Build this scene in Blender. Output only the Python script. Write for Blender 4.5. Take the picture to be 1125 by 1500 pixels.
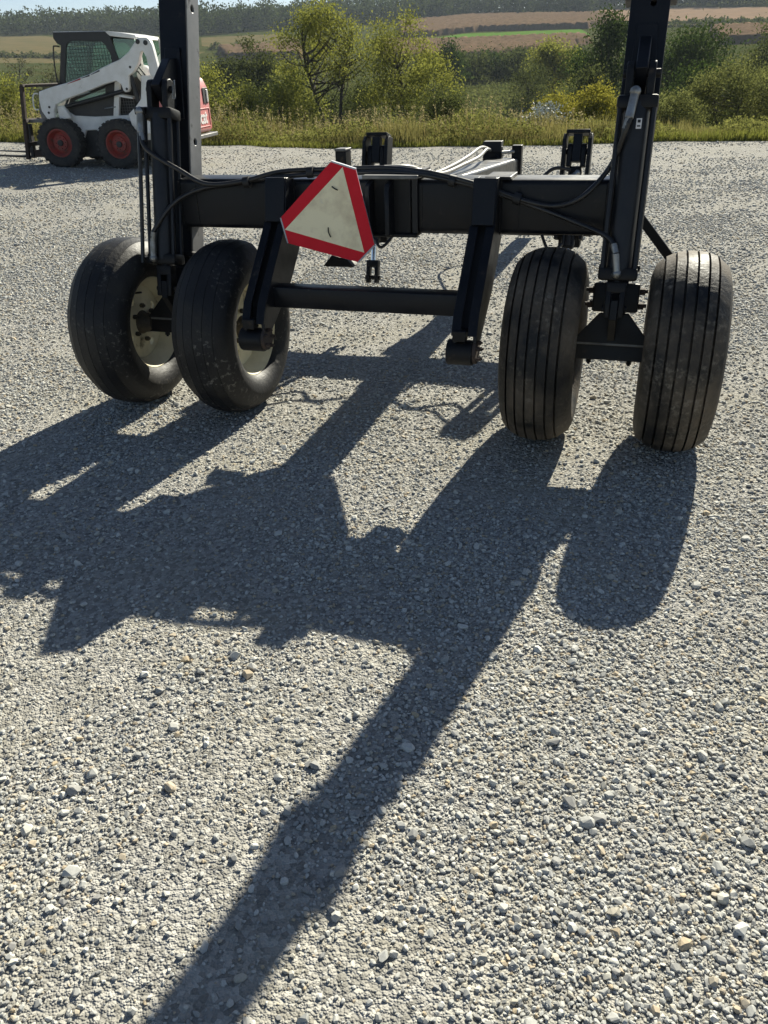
import bpy, bmesh, math, random
import numpy as np
from mathutils import Vector, Matrix
R = math.radians
for o in list(bpy.data.objects): bpy.data.objects.remove(o)
scene = bpy.context.scene
COL = scene.collection
PI = math.pi

# ------------------------------------------------------------------ camera
PITCH = math.atan((750 - 102.917) / 1150.968); ROLL = R(-2.176)
cam = bpy.data.cameras.new('camera'); co = bpy.data.objects.new('camera', cam); COL.objects.link(co)
cam.sensor_fit = 'VERTICAL'; cam.sensor_height = 36; cam.sensor_width = 27
cam.lens = 36 * 1150.968 / 1500; cam.clip_end = 9000; cam.clip_start = .05
fwv = Vector((0, math.cos(PITCH), -math.sin(PITCH))); rt0 = Vector((1, 0, 0)); up0 = Vector((0, math.sin(PITCH), math.cos(PITCH)))
rtv = rt0 * math.cos(ROLL) + up0 * math.sin(ROLL); upv = up0 * math.cos(ROLL) - rt0 * math.sin(ROLL)
co.matrix_world = Matrix(((rtv.x, upv.x, -fwv.x, 0), (rtv.y, upv.y, -fwv.y, 0), (rtv.z, upv.z, -fwv.z, 1.5), (0, 0, 0, 1)))
scene.camera = co
# ------------------------------------------------------------------ sky, sun, exposure
SUN_EL, SUN_AZ = 31.3, 27.6            # degrees; azimuth measured from +Y towards +X
world = bpy.data.worlds.new('World'); scene.world = world; world.use_nodes = True
wn = world.node_tree; bg = wn.nodes['Background']
sky = wn.nodes.new('ShaderNodeTexSky'); sky.sky_type = 'NISHITA'; sky.sun_disc = False
sky.sun_elevation = R(SUN_EL); sky.sun_rotation = R(SUN_AZ); sky.dust_density = .3; sky.air_density = .7; sky.ozone_density = .7
wn.links.new(sky.outputs[0], bg.inputs[0]); bg.inputs[1].default_value = .05
sl = bpy.data.lights.new('sun', 'SUN'); sl.energy = 5.0; sl.angle = R(.53); sl.color = (1, .95, .80)
so = bpy.data.objects.new('sun', sl); COL.objects.link(so)
sdir = Vector((math.sin(R(SUN_AZ)) * math.cos(R(SUN_EL)), math.cos(R(SUN_AZ)) * math.cos(R(SUN_EL)), math.sin(R(SUN_EL))))
so.rotation_euler = sdir.to_track_quat('Z', 'Y').to_euler(); so.location = sdir * 50
scene.view_settings.view_transform = 'Standard'; scene.view_settings.look = 'None'
scene.view_settings.exposure = 1.06; scene.view_settings.gamma = 1
scene.render.engine = 'CYCLES'

# ------------------------------------------------------------------ helpers
rng = np.random.default_rng(7)
def tag(o, label=None, cat=None, group=None, kind=None):
    if label: o['label'] = label
    if cat: o['category'] = cat
    if group: o['group'] = group
    if kind: o['kind'] = kind
    return o
def empty(name, loc, rz=0.0):
    o = bpy.data.objects.new(name, None); COL.objects.link(o); o.location = loc; o.rotation_euler = (0, 0, rz); o.empty_display_size = .2
    return o
def link(name, me, m, parent=None):
    o = bpy.data.objects.new(name, me); COL.objects.link(o)
    if m is not None and not me.materials:
        for mm in (m if isinstance(m, (list, tuple)) else [m]): me.materials.append(mm)
    if parent: o.parent = parent
    return o
def from_np(name, V, F, m=None, parent=None, smooth=False):
    me = bpy.data.meshes.new(name); V = np.asarray(V, np.float32); F = np.asarray(F, np.int32)
    me.vertices.add(len(V)); me.vertices.foreach_set('co', V.ravel())
    n = F.shape[1]; me.loops.add(F.size); me.loops.foreach_set('vertex_index', F.ravel())
    me.polygons.add(len(F)); me.polygons.foreach_set('loop_start', np.arange(0, F.size, n, dtype=np.int32))
    me.polygons.foreach_set('loop_total', np.full(len(F), n, np.int32))
    if smooth: me.polygons.foreach_set('use_smooth', np.ones(len(F), bool))
    me.update(calc_edges=True)
    return link(name, me, m, parent)
class B:
    """collects shapes into one bmesh"""
    def __init__(s): s.bm = bmesh.new()
    def box(s, c, d, rot=None, bev=0):
        r = bmesh.ops.create_cube(s.bm, size=1); vs = r['verts']
        M = Matrix.Translation(c) @ (rot.to_4x4() if rot else Matrix()) @ Matrix.Diagonal((d[0], d[1], d[2], 1))
        bmesh.ops.transform(s.bm, matrix=M, verts=vs)
        if bev:
            es = list({e for v in vs for e in v.link_edges})
            bmesh.ops.bevel(s.bm, geom=es, offset=bev, segments=2, affect='EDGES', profile=.5)
        return s
    def cyl(s, p0, p1, r, r2=None, n=16, smooth=True):
        p0 = Vector(p0); p1 = Vector(p1); d = p1 - p0
        q = bmesh.ops.create_cone(s.bm, cap_ends=True, segments=n, radius1=r, radius2=r if r2 is None else r2, depth=d.length)
        M = Matrix.Translation((p0 + p1) / 2) @ d.to_track_quat('Z', 'Y').to_matrix().to_4x4()
        bmesh.ops.transform(s.bm, matrix=M, verts=q['verts'])
        if smooth:
            for f in {f for v in q['verts'] for f in v.link_faces}:
                if len(f.verts) == 4: f.smooth = True
        return s
    def ball(s, c, r, n=12):
        q = bmesh.ops.create_uvsphere(s.bm, u_segments=n, v_segments=max(6, n // 2), radius=r)
        bmesh.ops.translate(s.bm, vec=c, verts=q['verts'])
        for f in {f for v in q['verts'] for f in v.link_faces}: f.smooth = True
        return s
    def prism(s, poly, a, b, axis='x', holes=()):
        """polygon in the plane across `axis`, extruded from a to b along it. axis x: poly=(y,z); y: (x,z); z: (x,y)"""
        def P(u, v, w):
            return {'x': (w, u, v), 'y': (u, w, v), 'z': (u, v, w)}[axis]
        loops = [list(poly)] + [list(h) for h in holes]
        va = [[s.bm.verts.new(P(u, v, a)) for u, v in L] for L in loops]
        vb = [[s.bm.verts.new(P(u, v, b)) for u, v in L] for L in loops]
        fs = []
        if holes:
            for vv in (va, vb):
                es = []
                for L in vv:
                    for i in range(len(L)): es.append(s.bm.edges.new((L[i], L[(i + 1) % len(L)])))
                g = bmesh.ops.triangle_fill(s.bm, edges=es, use_beauty=True); fs += [f for f in g['geom'] if isinstance(f, bmesh.types.BMFace)]
        else:
            fs.append(s.bm.faces.new(va[0])); fs.append(s.bm.faces.new(vb[0][::-1]))
        for A, Bv in zip(va, vb):
            for i in range(len(A)):
                j = (i + 1) % len(A); fs.append(s.bm.faces.new((A[i], Bv[i], Bv[j], A[j])))
        bmesh.ops.recalc_face_normals(s.bm, faces=fs)
        return s
    def tube(s, pts, r, n=10, sub=6, smooth=True):
        pts = [Vector(p) for p in pts]; P = []
        if sub > 1 and len(pts) > 2:
            for i in range(len(pts) - 1):
                p0 = pts[max(i - 1, 0)]; p1 = pts[i]; p2 = pts[i + 1]; p3 = pts[min(i + 2, len(pts) - 1)]
                for k in range(sub):
                    t = k / sub
                    P.append(.5 * ((2 * p1) + (p2 - p0) * t + (2 * p0 - 5 * p1 + 4 * p2 - p3) * t * t + (3 * p1 - p0 - 3 * p2 + p3) * t ** 3))
            P.append(pts[-1])
        else: P = pts
        rs = r if isinstance(r, (list, tuple)) else None
        ref = Vector((.31, .17, .93)); rings = []
        for i, p in enumerate(P):
            d = (P[min(i + 1, len(P) - 1)] - P[max(i - 1, 0)]).normalized()
            a = d.cross(ref)
            if a.length < .05: a = d.cross(Vector((1, 0, 0)))
            a.normalize(); b = d.cross(a)
            rr = r if rs is None else rs[0] + (rs[1] - rs[0]) * i / (len(P) - 1)
            rings.append([s.bm.verts.new(p + (a * math.cos(2 * PI * k / n) + b * math.sin(2 * PI * k / n)) * rr) for k in range(n)])
        for A, C in zip(rings, rings[1:]):
            for k in range(n):
                f = s.bm.faces.new((A[k], A[(k + 1) % n], C[(k + 1) % n], C[k])); f.smooth = smooth
        s.bm.faces.new(rings[0][::-1]); s.bm.faces.new(rings[-1])
        return s
    def lathe(s, prof, n=64, axis='x', smooth=True, closed=False, wob=None):
        """prof = [(along axis, radius)]"""
        rings = []
        for k in range(n):
            a = 2 * PI * k / n; ring = []
            for (u, rr) in prof:
                q = rr if wob is None else rr + wob(u, rr, a)
                ring.append(s.bm.verts.new((u, q * math.sin(a), q * math.cos(a)) if axis == 'x' else (q * math.sin(a), u, q * math.cos(a))))
            rings.append(ring)
        m = len(prof); fs = []
        for k in range(n):
            A = rings[k]; C = rings[(k + 1) % n]
            for i in range(m if closed else m - 1):
                j = (i + 1) % m; f = s.bm.faces.new((A[i], A[j], C[j], C[i])); f.smooth = smooth; fs.append(f)
        bmesh.ops.recalc_face_normals(s.bm, faces=fs)
        return s
    def move(s, M):
        bmesh.ops.transform(s.bm, matrix=M, verts=s.bm.verts); return s
    def build(s, name, m, parent=None, bev=0, loc=None, rot=None, sharp=None):
        me = bpy.data.meshes.new(name); s.bm.normal_update(); s.bm.to_mesh(me); s.bm.free(); me.set_sharp_from_angle(angle=R(42))
        o = link(name, me, m, parent)
        if bev:
            md = o.modifiers.new('bevel', 'BEVEL'); md.width = bev; md.segments = 2; md.limit_method = 'ANGLE'; md.angle_limit = R(40)
        if loc: o.location = loc
        if rot: o.rotation_euler = rot
        return o
def bx(name, c, d, m, parent=None, bev=.004, **k): return B().box(c, d).build(name, m, parent, bev=bev, **k)

# ------------------------------------------------------------------ materials
def mat(name, c1, c2=None, scale=6, rough=.5, rough2=None, metal=0, bump=0, bscale=None, detail=6, lo=.4, hi=.65, c3=None, s3=30, lo3=.6, hi3=.7, trans=0, coat=0, spec=.5, stretch=None, randobj=0, mask3=None):
    m = bpy.data.materials.new(name); m.use_nodes = True; t = m.node_tree; p = t.nodes['Principled BSDF']
    N = lambda k: t.nodes.new(k)
    tc = N('ShaderNodeTexCoord'); src = tc.outputs['Object']
    if stretch:
        mp = N('ShaderNodeMapping'); mp.inputs['Scale'].default_value = stretch; t.links.new(src, mp.inputs[0]); src = mp.outputs[0]
    p.inputs['Roughness'].default_value = rough; p.inputs['Metallic'].default_value = metal; p.inputs['Specular IOR Level'].default_value = spec
    if coat: p.inputs['Coat Weight'].default_value = coat; p.inputs['Coat Roughness'].default_value = .15
    col = None
    def noise(sc, d=detail):
        n = N('ShaderNodeTexNoise'); n.inputs['Scale'].default_value = sc; n.inputs['Detail'].default_value = d; n.inputs['Roughness'].default_value = .62; t.links.new(src, n.inputs['Vector']); return n
    def ramp(n, a, b):
        r = N('ShaderNodeMapRange'); r.inputs[1].default_value = a; r.inputs[2].default_value = b; r.clamp = True; t.links.new(n.outputs['Fac'] if 'Fac' in n.outputs else n.outputs[0], r.inputs[0]); return r
    if c2 is None: p.inputs['Base Color'].default_value = (*c1, 1)
    else:
        n = noise(scale); r = ramp(n, lo, hi); mx = N('ShaderNodeMix'); mx.data_type = 'RGBA'
        mx.inputs[6].default_value = (*c1, 1); mx.inputs[7].default_value = (*c2, 1); t.links.new(r.outputs[0], mx.inputs[0]); col = mx.outputs[2]
        if rough2 is not None:
            rr = N('ShaderNodeMapRange'); rr.inputs[3].default_value = rough; rr.inputs[4].default_value = rough2; t.links.new(r.outputs[0], rr.inputs[0]); t.links.new(rr.outputs[0], p.inputs['Roughness'])
    if c3 is not None:
        n3 = noise(s3); r3 = ramp(n3, lo3, hi3); m3 = N('ShaderNodeMix'); m3.data_type = 'RGBA'
        if col is None: m3.inputs[6].default_value = (*c1, 1)
        else: t.links.new(col, m3.inputs[6])
        m3.inputs[7].default_value = (*c3, 1); fac = r3.outputs[0]
        if mask3:
            rm = ramp(noise(mask3[0], 3), mask3[1], mask3[2]); mm = N('ShaderNodeMath'); mm.operation = 'MULTIPLY'; t.links.new(fac, mm.inputs[0]); t.links.new(rm.outputs[0], mm.inputs[1]); fac = mm.outputs[0]
        t.links.new(fac, m3.inputs[0]); col = m3.outputs[2]
    if randobj:
        oi = N('ShaderNodeObjectInfo'); mr = N('ShaderNodeMapRange'); mr.inputs[3].default_value = 1 - randobj; mr.inputs[4].default_value = 1 + randobj; t.links.new(oi.outputs['Random'], mr.inputs[0])
        hv = N('ShaderNodeHueSaturation'); t.links.new(mr.outputs[0], hv.inputs['Value'])
        if col is None: hv.inputs['Color'].default_value = (*c1, 1)
        else: t.links.new(col, hv.inputs['Color'])
        col = hv.outputs[0]
    if col is not None: t.links.new(col, p.inputs['Base Color'])
    if bump:
        nb = noise(bscale or scale * 4); b = N('ShaderNodeBump'); b.inputs['Strength'].default_value = bump; b.inputs['Distance'].default_value = .01
        t.links.new(nb.outputs['Fac'], b.inputs['Height']); t.links.new(b.outputs[0], p.inputs['Normal'])
    return m
def leafmat(name, c1, c2, scale=1.5, tr=.45):
    """leaf: diffuse + translucent, colour varying through the crown"""
    m = bpy.data.materials.new(name); m.use_nodes = True; t = m.node_tree; N = lambda k: t.nodes.new(k)
    p = t.nodes['Principled BSDF']; p.inputs['Roughness'].default_value = .8; p.inputs['Specular IOR Level'].default_value = .0
    g = N('ShaderNodeNewGeometry'); n = N('ShaderNodeTexNoise'); n.inputs['Scale'].default_value = scale; n.inputs['Detail'].default_value = 3
    t.links.new(g.outputs['Position'], n.inputs['Vector'])
    ad = N('ShaderNodeMath'); ad.operation = 'MULTIPLY_ADD'; ad.inputs[1].default_value = .55; t.links.new(g.outputs['Random Per Island'], ad.inputs[0])
    sb = N('ShaderNodeMath'); sb.operation = 'MULTIPLY'; sb.inputs[1].default_value = .6; t.links.new(n.outputs['Fac'], sb.inputs[0]); t.links.new(sb.outputs[0], ad.inputs[2])
    mx = N('ShaderNodeMix'); mx.data_type = 'RGBA'; mx.inputs[6].default_value = (*c1, 1); mx.inputs[7].default_value = (*c2, 1); t.links.new(ad.outputs[0], mx.inputs[0])
    t.links.new(mx.outputs[2], p.inputs['Base Color'])
    tl = N('ShaderNodeBsdfTranslucent'); hs = N('ShaderNodeHueSaturation'); hs.inputs['Value'].default_value = 1.25; hs.inputs['Saturation'].default_value = 1.1
    t.links.new(mx.outputs[2], hs.inputs['Color']); t.links.new(hs.outputs[0], tl.inputs[0])
    ms = N('ShaderNodeMixShader'); ms.inputs[0].default_value = tr; t.links.new(p.outputs[0], ms.inputs[1]); t.links.new(tl.outputs[0], ms.inputs[2])
    t.links.new(ms.outputs[0], t.nodes['Material Output'].inputs[0])
    return m
M = {}
M['paint'] = mat('black_paint', (.005, .006, .009), (.010, .011, .014), 5, .32, .5, bump=.06, bscale=40, c3=(.06, .052, .042), s3=24, lo3=.6, hi3=.8, spec=.22, mask3=(3, .42, .65))
M['paint2'] = mat('black_paint_dull', (.006, .0065, .008), (.014, .0135, .014), 9, .42, .62, bump=.08, bscale=60, c3=(.05, .036, .024), s3=16, lo3=.62, hi3=.75, spec=.24)
M['black'] = mat('black_matt', (.008, .008, .009), rough=.6)
M['barrel'] = mat('cylinder_paint', (.011, .012, .015), (.02, .021, .024), 8, .34, .48, spec=.3)
M['hose'] = mat('hose_rubber', (.010, .010, .011), (.022, .02, .019), 14, .33, .5, spec=.5)
M['hose_pale'] = mat('hose_sleeve', (.13, .125, .115), (.22, .21, .19), 14, .5)
M['steel'] = mat('zinc_steel', (.34, .34, .33), (.22, .21, .19), 20, .38, .55, metal=.85)
M['chrome'] = mat('chrome', (.75, .76, .78), rough=.12, metal=1)
M['rust'] = mat('rusty_steel', (.055, .034, .024), (.028, .022, .02), 18, .75, bump=.2)
M['fade'] = mat('faded_metal', (.16, .16, .155), (.09, .09, .09), 10, .5, .65, metal=.3)
M['tyre_worn'] = mat('worn_rubber', (.009, .009, .010), (.028, .026, .023), 5, .55, .75, bump=.3, bscale=55, c3=(.15, .14, .125), s3=48, lo3=.55, hi3=.68, lo=.46, hi=.68, spec=.35, mask3=(7, .48, .62))
M['tyre_rib'] = mat('ribbed_rubber', (.007, .007, .007), (.10, .08, .058), 4.5, .55, .8, bump=.35, bscale=60, c3=(.16, .14, .11), s3=50, lo3=.5, hi3=.66, lo=.40, hi=.62, spec=.35, mask3=(6, .46, .62))
M['rim'] = mat('cream_rim', (.72, .66, .46), (.56, .50, .33), 7, .42, .6, c3=(.075, .055, .03), s3=6, lo3=.60, hi3=.68, bump=.05)
M['hub'] = mat('dirty_hub', (.03, .027, .022), (.08, .065, .045), 14, .7)
M['sign_red'] = mat('sign_red', (.60, .006, .022), (.64, .010, .028), 12, .42, .5, spec=.2, c3=(.12, .02, .02), s3=26, lo3=.7, hi3=.76)
M['sign_cream'] = mat('sign_cream', (.86, .78, .54), (.60, .50, .33), 6, .5, .62, lo=.47, hi=.66, c3=(.72, .66, .5), s3=13, lo3=.6, hi3=.7)
M['sign_edge'] = mat('sign_edge', (.42, .46, .52), (.33, .36, .4), 20, .5)
M['white'] = mat('loader_white', (.74, .74, .72), (.64, .635, .60), 5, .35, .5, c3=(.20, .17, .135), s3=17, lo3=.64, hi3=.72, spec=.4, mask3=(2.5, .46, .62))
M['cabblack'] = mat('cab_black', (.012, .012, .013), (.022, .022, .022), 8, .42, .55)
M['dkgrey'] = mat('dark_grey', (.02, .02, .021), (.035, .034, .033), 9, .55)
M['red'] = mat('loader_red', (.5, .15, .14), (.44, .16, .15), 6, .4, .55)  # red paled towards pink, sun glare put into the base colour
M['redrim'] = mat('red_rim', (.36, .05, .038), (.22, .065, .05), 10, .55, .7, c3=(.10, .08, .065), s3=14, lo3=.58, hi3=.7)
M['tyre_skid'] = mat('loader_rubber', (.022, .021, .02), (.05, .046, .04), 8, .75, .85, bump=.3, bscale=40, c3=(.11, .1, .085), s3=24, lo3=.6, hi3=.72)
M['decal_red'] = mat('decal_red', (.3, .015, .02), rough=.4)
M['letter'] = mat('letter_white', (.74, .71, .69), rough=.45)
M['lamp'] = mat('lamp_lens', (.62, .6, .58), rough=.2)
M['bark'] = mat('bark', (.045, .036, .028), (.085, .07, .055), 9, .9, bump=.4, bscale=18)
def glassmat():
    m = bpy.data.materials.new('tinted_glass'); m.use_nodes = True; t = m.node_tree; N = lambda k: t.nodes.new(k)
    tr = N('ShaderNodeBsdfTransparent'); tr.inputs[0].default_value = (.66, .80, .76, 1)
    gl = N('ShaderNodeBsdfGlossy'); gl.inputs['Roughness'].default_value = .06; gl.inputs[0].default_value = (.85, .95, .93, 1)
    lw = N('ShaderNodeLayerWeight'); lw.inputs[0].default_value = .35; ms = N('ShaderNodeMixShader')
    t.links.new(lw.outputs['Fresnel'], ms.inputs[0]); t.links.new(tr.outputs[0], ms.inputs[1]); t.links.new(gl.outputs[0], ms.inputs[2])
    df = N('ShaderNodeBsdfDiffuse'); df.inputs[0].default_value = (.5, .62, .58, 1); m2 = N('ShaderNodeMixShader'); m2.inputs[0].default_value = .14
    t.links.new(ms.outputs[0], m2.inputs[1]); t.links.new(df.outputs[0], m2.inputs[2]); t.links.new(m2.outputs[0], t.nodes['Material Output'].inputs[0]); return m
M['glass'] = glassmat()

# ------------------------------------------------------------------ terrain
KD = np.array([0, 20, 26, 45, 70, 100, 150, 200, 240, 300, 400, 500, 600, 700, 900, 1400, 4000.])
KZ = np.array([0, 0, -.3, -2.2, -3.6, -3.4, -1.9, .3, 2.6, 6.2, 14.0, 22.5, 30.5, 37, 44, 60, 60.])
def sstep(x, a, b):
    t = np.clip((x - a) / (b - a), 0, 1); return t * t * (3 - 2 * t)
def lot_z(x, y): return sstep(y, 5, 13) * .034 * np.clip(-np.asarray(x, float), 0, 22)
def T(x, y):
    x = np.asarray(x, float); y = np.asarray(y, float)
    t = y - (19.05 - .2 * x); d = np.hypot(x, y)
    dd = np.where(t < 0, np.minimum(d, 20), np.clip(t, 0, None) + 20)
    dd = np.where(d > 60, d, np.where(d > 35, dd + (d - dd) * sstep(d, 35, 60), dd))
    return np.interp(dd, KD, KZ) + lot_z(x, y) * (1 - sstep(d, 30, 120))
def inpoly(x, y, poly):
    c = np.zeros(np.shape(x), bool); n = len(poly)
    for i in range(n):
        x1, y1 = poly[i]; x2, y2 = poly[(i + 1) % n]
        cond = ((y1 > y) != (y2 > y)) & (x < (x2 - x1) * (y - y1) / (y2 - y1 + 1e-12) + x1); c ^= cond
    return c
P_GREEN = [(17.3, 364.1), (42.9, 400.2), (89.9, 384.6), (85.3, 348.7), (76.1, 324.7), (40.7, 332.5), (21.2, 339.3)]
P_CORN_UP = [(18.4, 502.7), (67.6, 555.9), (124.3, 474), (111.9, 419.8), (93.2, 386.4), (50, 410), (21.2, 385.9), (13.9, 381.2)]
P_CORN_LOW = [(6.1, 344.9), (20.9, 335.3), (40.2, 328.6), (75.4, 321.3), (73.5, 298.6), (51.6, 260.9), (29.4, 239.2), (15.2, 243.5), (4.4, 257)]
P_STUB = [(124.8, 520.2), (144, 566.5), (178.4, 520.3), (199.2, 457.5), (240, 432), (200, 340), (159.3, 363.7), (127.1, 403.5), (116.1, 435.8)]
P_CORN_R = [(120.4, 320.1), (134.7, 306.2), (165, 290), (140, 235), (98.9, 251.2), (107.4, 281.7)]
P_STRIP = [(121.4, 384.8), (152, 346.6), (180, 330), (173, 315), (117.1, 371)]
P_LTAN = [(-230, 450), (-166.7, 474.6), (-151.5, 454.4), (-126.8, 377.8), (-60, 340), (-60, 300), (-150, 290)]
P_LGRN = [(-215, 430), (-151.5, 454.4), (-110, 425), (-110, 400), (-200, 395)]
P_MTAN = [(-78.3, 438.1), (-45.5, 452.2), (-29.4, 412.5), (-26.2, 363.6), (-52.5, 358.2), (-66.9, 372)]
P_MID2 = [(-54.4, 335.6), (-25, 346.1), (-21, 287.2), (-44.3, 284.6)]
M['meadow'] = mat('meadow', (.045, .055, .016), (.085, .08, .03), .12, .9, c3=(.05, .07, .02), s3=.5, lo3=.5, hi3=.62, detail=8, spec=0)
M['alfalfa'] = mat('alfalfa', (.085, .17, .03), (.12, .2, .045), .3, .9, spec=0)
M['cornstub'] = mat('cornground', (.15, .10, .065), (.19, .13, .085), .4, .9, spec=0)
M['stubble'] = mat('stubble', (.27, .19, .13), (.22, .16, .11), .15, .95, spec=0)
M['strip'] = mat('strip', (.3, .225, .155), (.3, .23, .15), .3, .95, spec=0)
M['pasture'] = mat('pasture', (.15, .12, .06), (.105, .10, .045), .12, .95, spec=0)
az = R(1) * np.arange(-44, 44.01, .12); dd = np.concatenate([np.linspace(14, 60, 70), np.geomspace(61, 700, 330)[0:], [800, 1000, 1300]])
AZ, DD = np.meshgrid(az, dd, indexing='ij'); X = DD * np.sin(AZ); Y = DD * np.cos(AZ)
Z = T(X, Y) + .12 * np.sin(X * .09 + 1) * np.sin(Y * .07) * np.clip((DD - 60) / 60, 0, 1) - np.where(Y - (19.05 - .2 * X) < .15, .12, 0)
na, nd = AZ.shape; idx = np.arange(na * nd).reshape(na, nd)
Fq = np.stack([idx[:-1, :-1], idx[1:, :-1], idx[1:, 1:], idx[:-1, 1:]], -1).reshape(-1, 4)
ground = from_np('ground', np.stack([X, Y, Z], -1).reshape(-1, 3), Fq, [M['meadow'], M['alfalfa'], M['cornstub'], M['stubble'], M['strip'], M['pasture']], smooth=True)
cx = X.ravel()[Fq].mean(1); cy = Y.ravel()[Fq].mean(1); mi = np.zeros(len(Fq), np.int32)
for k, ps in ((5, (P_LTAN, P_MTAN)), (1, (P_GREEN,)), (2, (P_CORN_UP, P_CORN_LOW, P_CORN_R, P_MID2)), (3, (P_STUB,)), (4, (P_STRIP,))):
    for p in ps: mi[inpoly(cx, cy, p)] = k
ground.data.polygons.foreach_set('material_index', mi); tag(ground, 'valley meadow and far hillside fields beyond the gravel lot', 'terrain', kind='structure')
def corn(name, poly, label, h=2.2, st=1.1):
    p = np.array(poly); x0, y0 = p.min(0) - 3; x1, y1 = p.max(0) + 3
    gx = np.arange(x0, x1, st); gy = np.arange(y0, y1, st * 1.1); GX, GY = np.meshgrid(gx, gy, indexing='ij')
    GX = GX + rng.uniform(-.3, .3, GX.shape); GY = GY + rng.uniform(-.3, .3, GX.shape)
    ins = inpoly(GX, GY, poly); GZ = T(GX, GY) + np.where(ins, h + rng.uniform(-.5, .35, GX.shape), -.3)
    i = np.arange(GX.size).reshape(GX.shape); q = np.stack([i[:-1, :-1], i[1:, :-1], i[1:, 1:], i[:-1, 1:]], -1).reshape(-1, 4)
    q = q[ins.ravel()[q].any(1)]
    o = from_np(name, np.stack([GX, GY, GZ], -1).reshape(-1, 3), q, M['corn']); tag(o, label, 'corn field', kind='stuff')
M['corn'] = mat('corn_dry', (.17, .115, .078), (.125, .09, .055), 1.1, .9, c3=(.10, .085, .045), s3=.35, lo3=.55, hi3=.7, spec=0)
corn('corn_field', P_CORN_UP, 'upper band of ripe brown corn on the far hillside')
corn('corn_field', P_CORN_LOW, 'brown corn strip below the green hay strip')
corn('corn_field', P_CORN_R, 'brown corn block at right below the stubble field')
corn('corn_field', P_MID2, 'small brown corn patch behind the roadside trees')

# ------------------------------------------------------------------ gravel lot
def lotmat():
    m = bpy.data.materials.new('gravel_fines'); m.use_nodes = True; t = m.node_tree; N = lambda k: t.nodes.new(k); p = t.nodes['Principled BSDF']
    p.inputs['Roughness'].default_value = .95; p.inputs['Specular IOR Level'].default_value = .05
    tc = N('ShaderNodeTexCoord'); src = tc.outputs['Object']
    def noise(sc, d=6):
        n = N('ShaderNodeTexNoise'); n.inputs['Scale'].default_value = sc; n.inputs['Detail'].default_value = d; n.inputs['Roughness'].default_value = .6; t.links.new(src, n.inputs['Vector']); return n
    def mix(f, a, b, lo, hi):
        r = N('ShaderNodeMapRange'); r.inputs[1].default_value = lo; r.inputs[2].default_value = hi; t.links.new(f, r.inputs[0])
        x = N('ShaderNodeMix'); x.data_type = 'RGBA'; t.links.new(r.outputs[0], x.inputs[0])
        for s, v in ((6, a), (7, b)):
            if isinstance(v, tuple): x.inputs[s].default_value = (*v, 1)
            else: t.links.new(v, x.inputs[s])
        return x.outputs[2]
    c = mix(noise(1.1).outputs['Fac'], (.37, .342, .262), (.305, .292, .24), .42, .6)
    mp = N('ShaderNodeMapping'); mp.inputs['Scale'].default_value = (.12, 1.6, 1); mp.inputs['Rotation'].default_value = (0, 0, R(11)); t.links.new(tc.outputs['Object'], mp.inputs[0])
    ns = N('ShaderNodeTexNoise'); ns.inputs['Scale'].default_value = 1.3; ns.inputs['Detail'].default_value = 5; t.links.new(mp.outputs[0], ns.inputs['Vector'])
    c = mix(ns.outputs['Fac'], c, (.44, .42, .37), .5, .68)
    c = mix(noise(9).outputs['Fac'], c, (.33, .305, .25), .5, .7)
    v = N('ShaderNodeTexVoronoi'); v.inputs['Scale'].default_value = 75; t.links.new(src, v.inputs['Vector'])
    vc = N('ShaderNodeRGBToBW'); t.links.new(v.outputs['Color'], vc.inputs[0])
    g = mix(vc.outputs[0], (.20, .195, .18), (.48, .465, .425), .2, .85)
    xx = N('ShaderNodeMix'); xx.data_type = 'RGBA'; t.links.new(c, xx.inputs[6]); t.links.new(g, xx.inputs[7])
    cov = N('ShaderNodeMapRange'); cov.inputs[1].default_value = .35; cov.inputs[2].default_value = .62; cov.inputs[3].default_value = .55; cov.inputs[4].default_value = 1.0
    t.links.new(noise(2.3).outputs['Fac'], cov.inputs[0]); t.links.new(cov.outputs[0], xx.inputs[0])
    t.links.new(xx.outputs[2], p.inputs['Base Color'])
    v2 = N('ShaderNodeTexVoronoi'); v2.inputs['Scale'].default_value = 75; t.links.new(src, v2.inputs['Vector'])
    v3 = N('ShaderNodeTexVoronoi'); v3.inputs['Scale'].default_value = 190; t.links.new(src, v3.inputs['Vector'])
    h = N('ShaderNodeMath'); h.operation = 'MULTIPLY_ADD'; h.inputs[1].default_value = -1.0; t.links.new(v2.outputs['Distance'], h.inputs[0])
    h3 = N('ShaderNodeMath'); h3.operation = 'MULTIPLY'; h3.inputs[1].default_value = -.5; t.links.new(v3.outputs['Distance'], h3.inputs[0]); t.links.new(h3.outputs[0], h.inputs[2])
    b = N('ShaderNodeBump'); b.inputs['Strength'].default_value = .8; b.inputs['Distance'].default_value = .010; t.links.new(h.outputs[0], b.inputs['Height'])
    t.links.new(b.outputs[0], p.inputs['Normal'])
    return m
M['lot'] = lotmat()
xs = np.concatenate([np.linspace(-40, -6.5, 40), np.linspace(-6, 6, 241), np.linspace(6.5, 40, 40)]); ss = np.concatenate([np.linspace(-9, -.5, 12), np.linspace(0, 8, 161), np.linspace(8.1, 40, 120)])
def und(x, y): return .010 * np.sin(x * 1.7 + .6 * np.sin(y * 1.1)) * np.sin(y * 1.3 + 1.1) + .005 * np.sin(x * 4.3 + y * 2.1) * np.sin(y * 3.9 - x)
GX, GY = np.meshgrid(xs, ss, indexing='ij'); edge = 19.05 - .2 * GX + .12 * np.sin(GX * 1.3) + .07 * np.sin(GX * 4.1 + 1)
GYc = np.minimum(GY, edge); 
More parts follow.
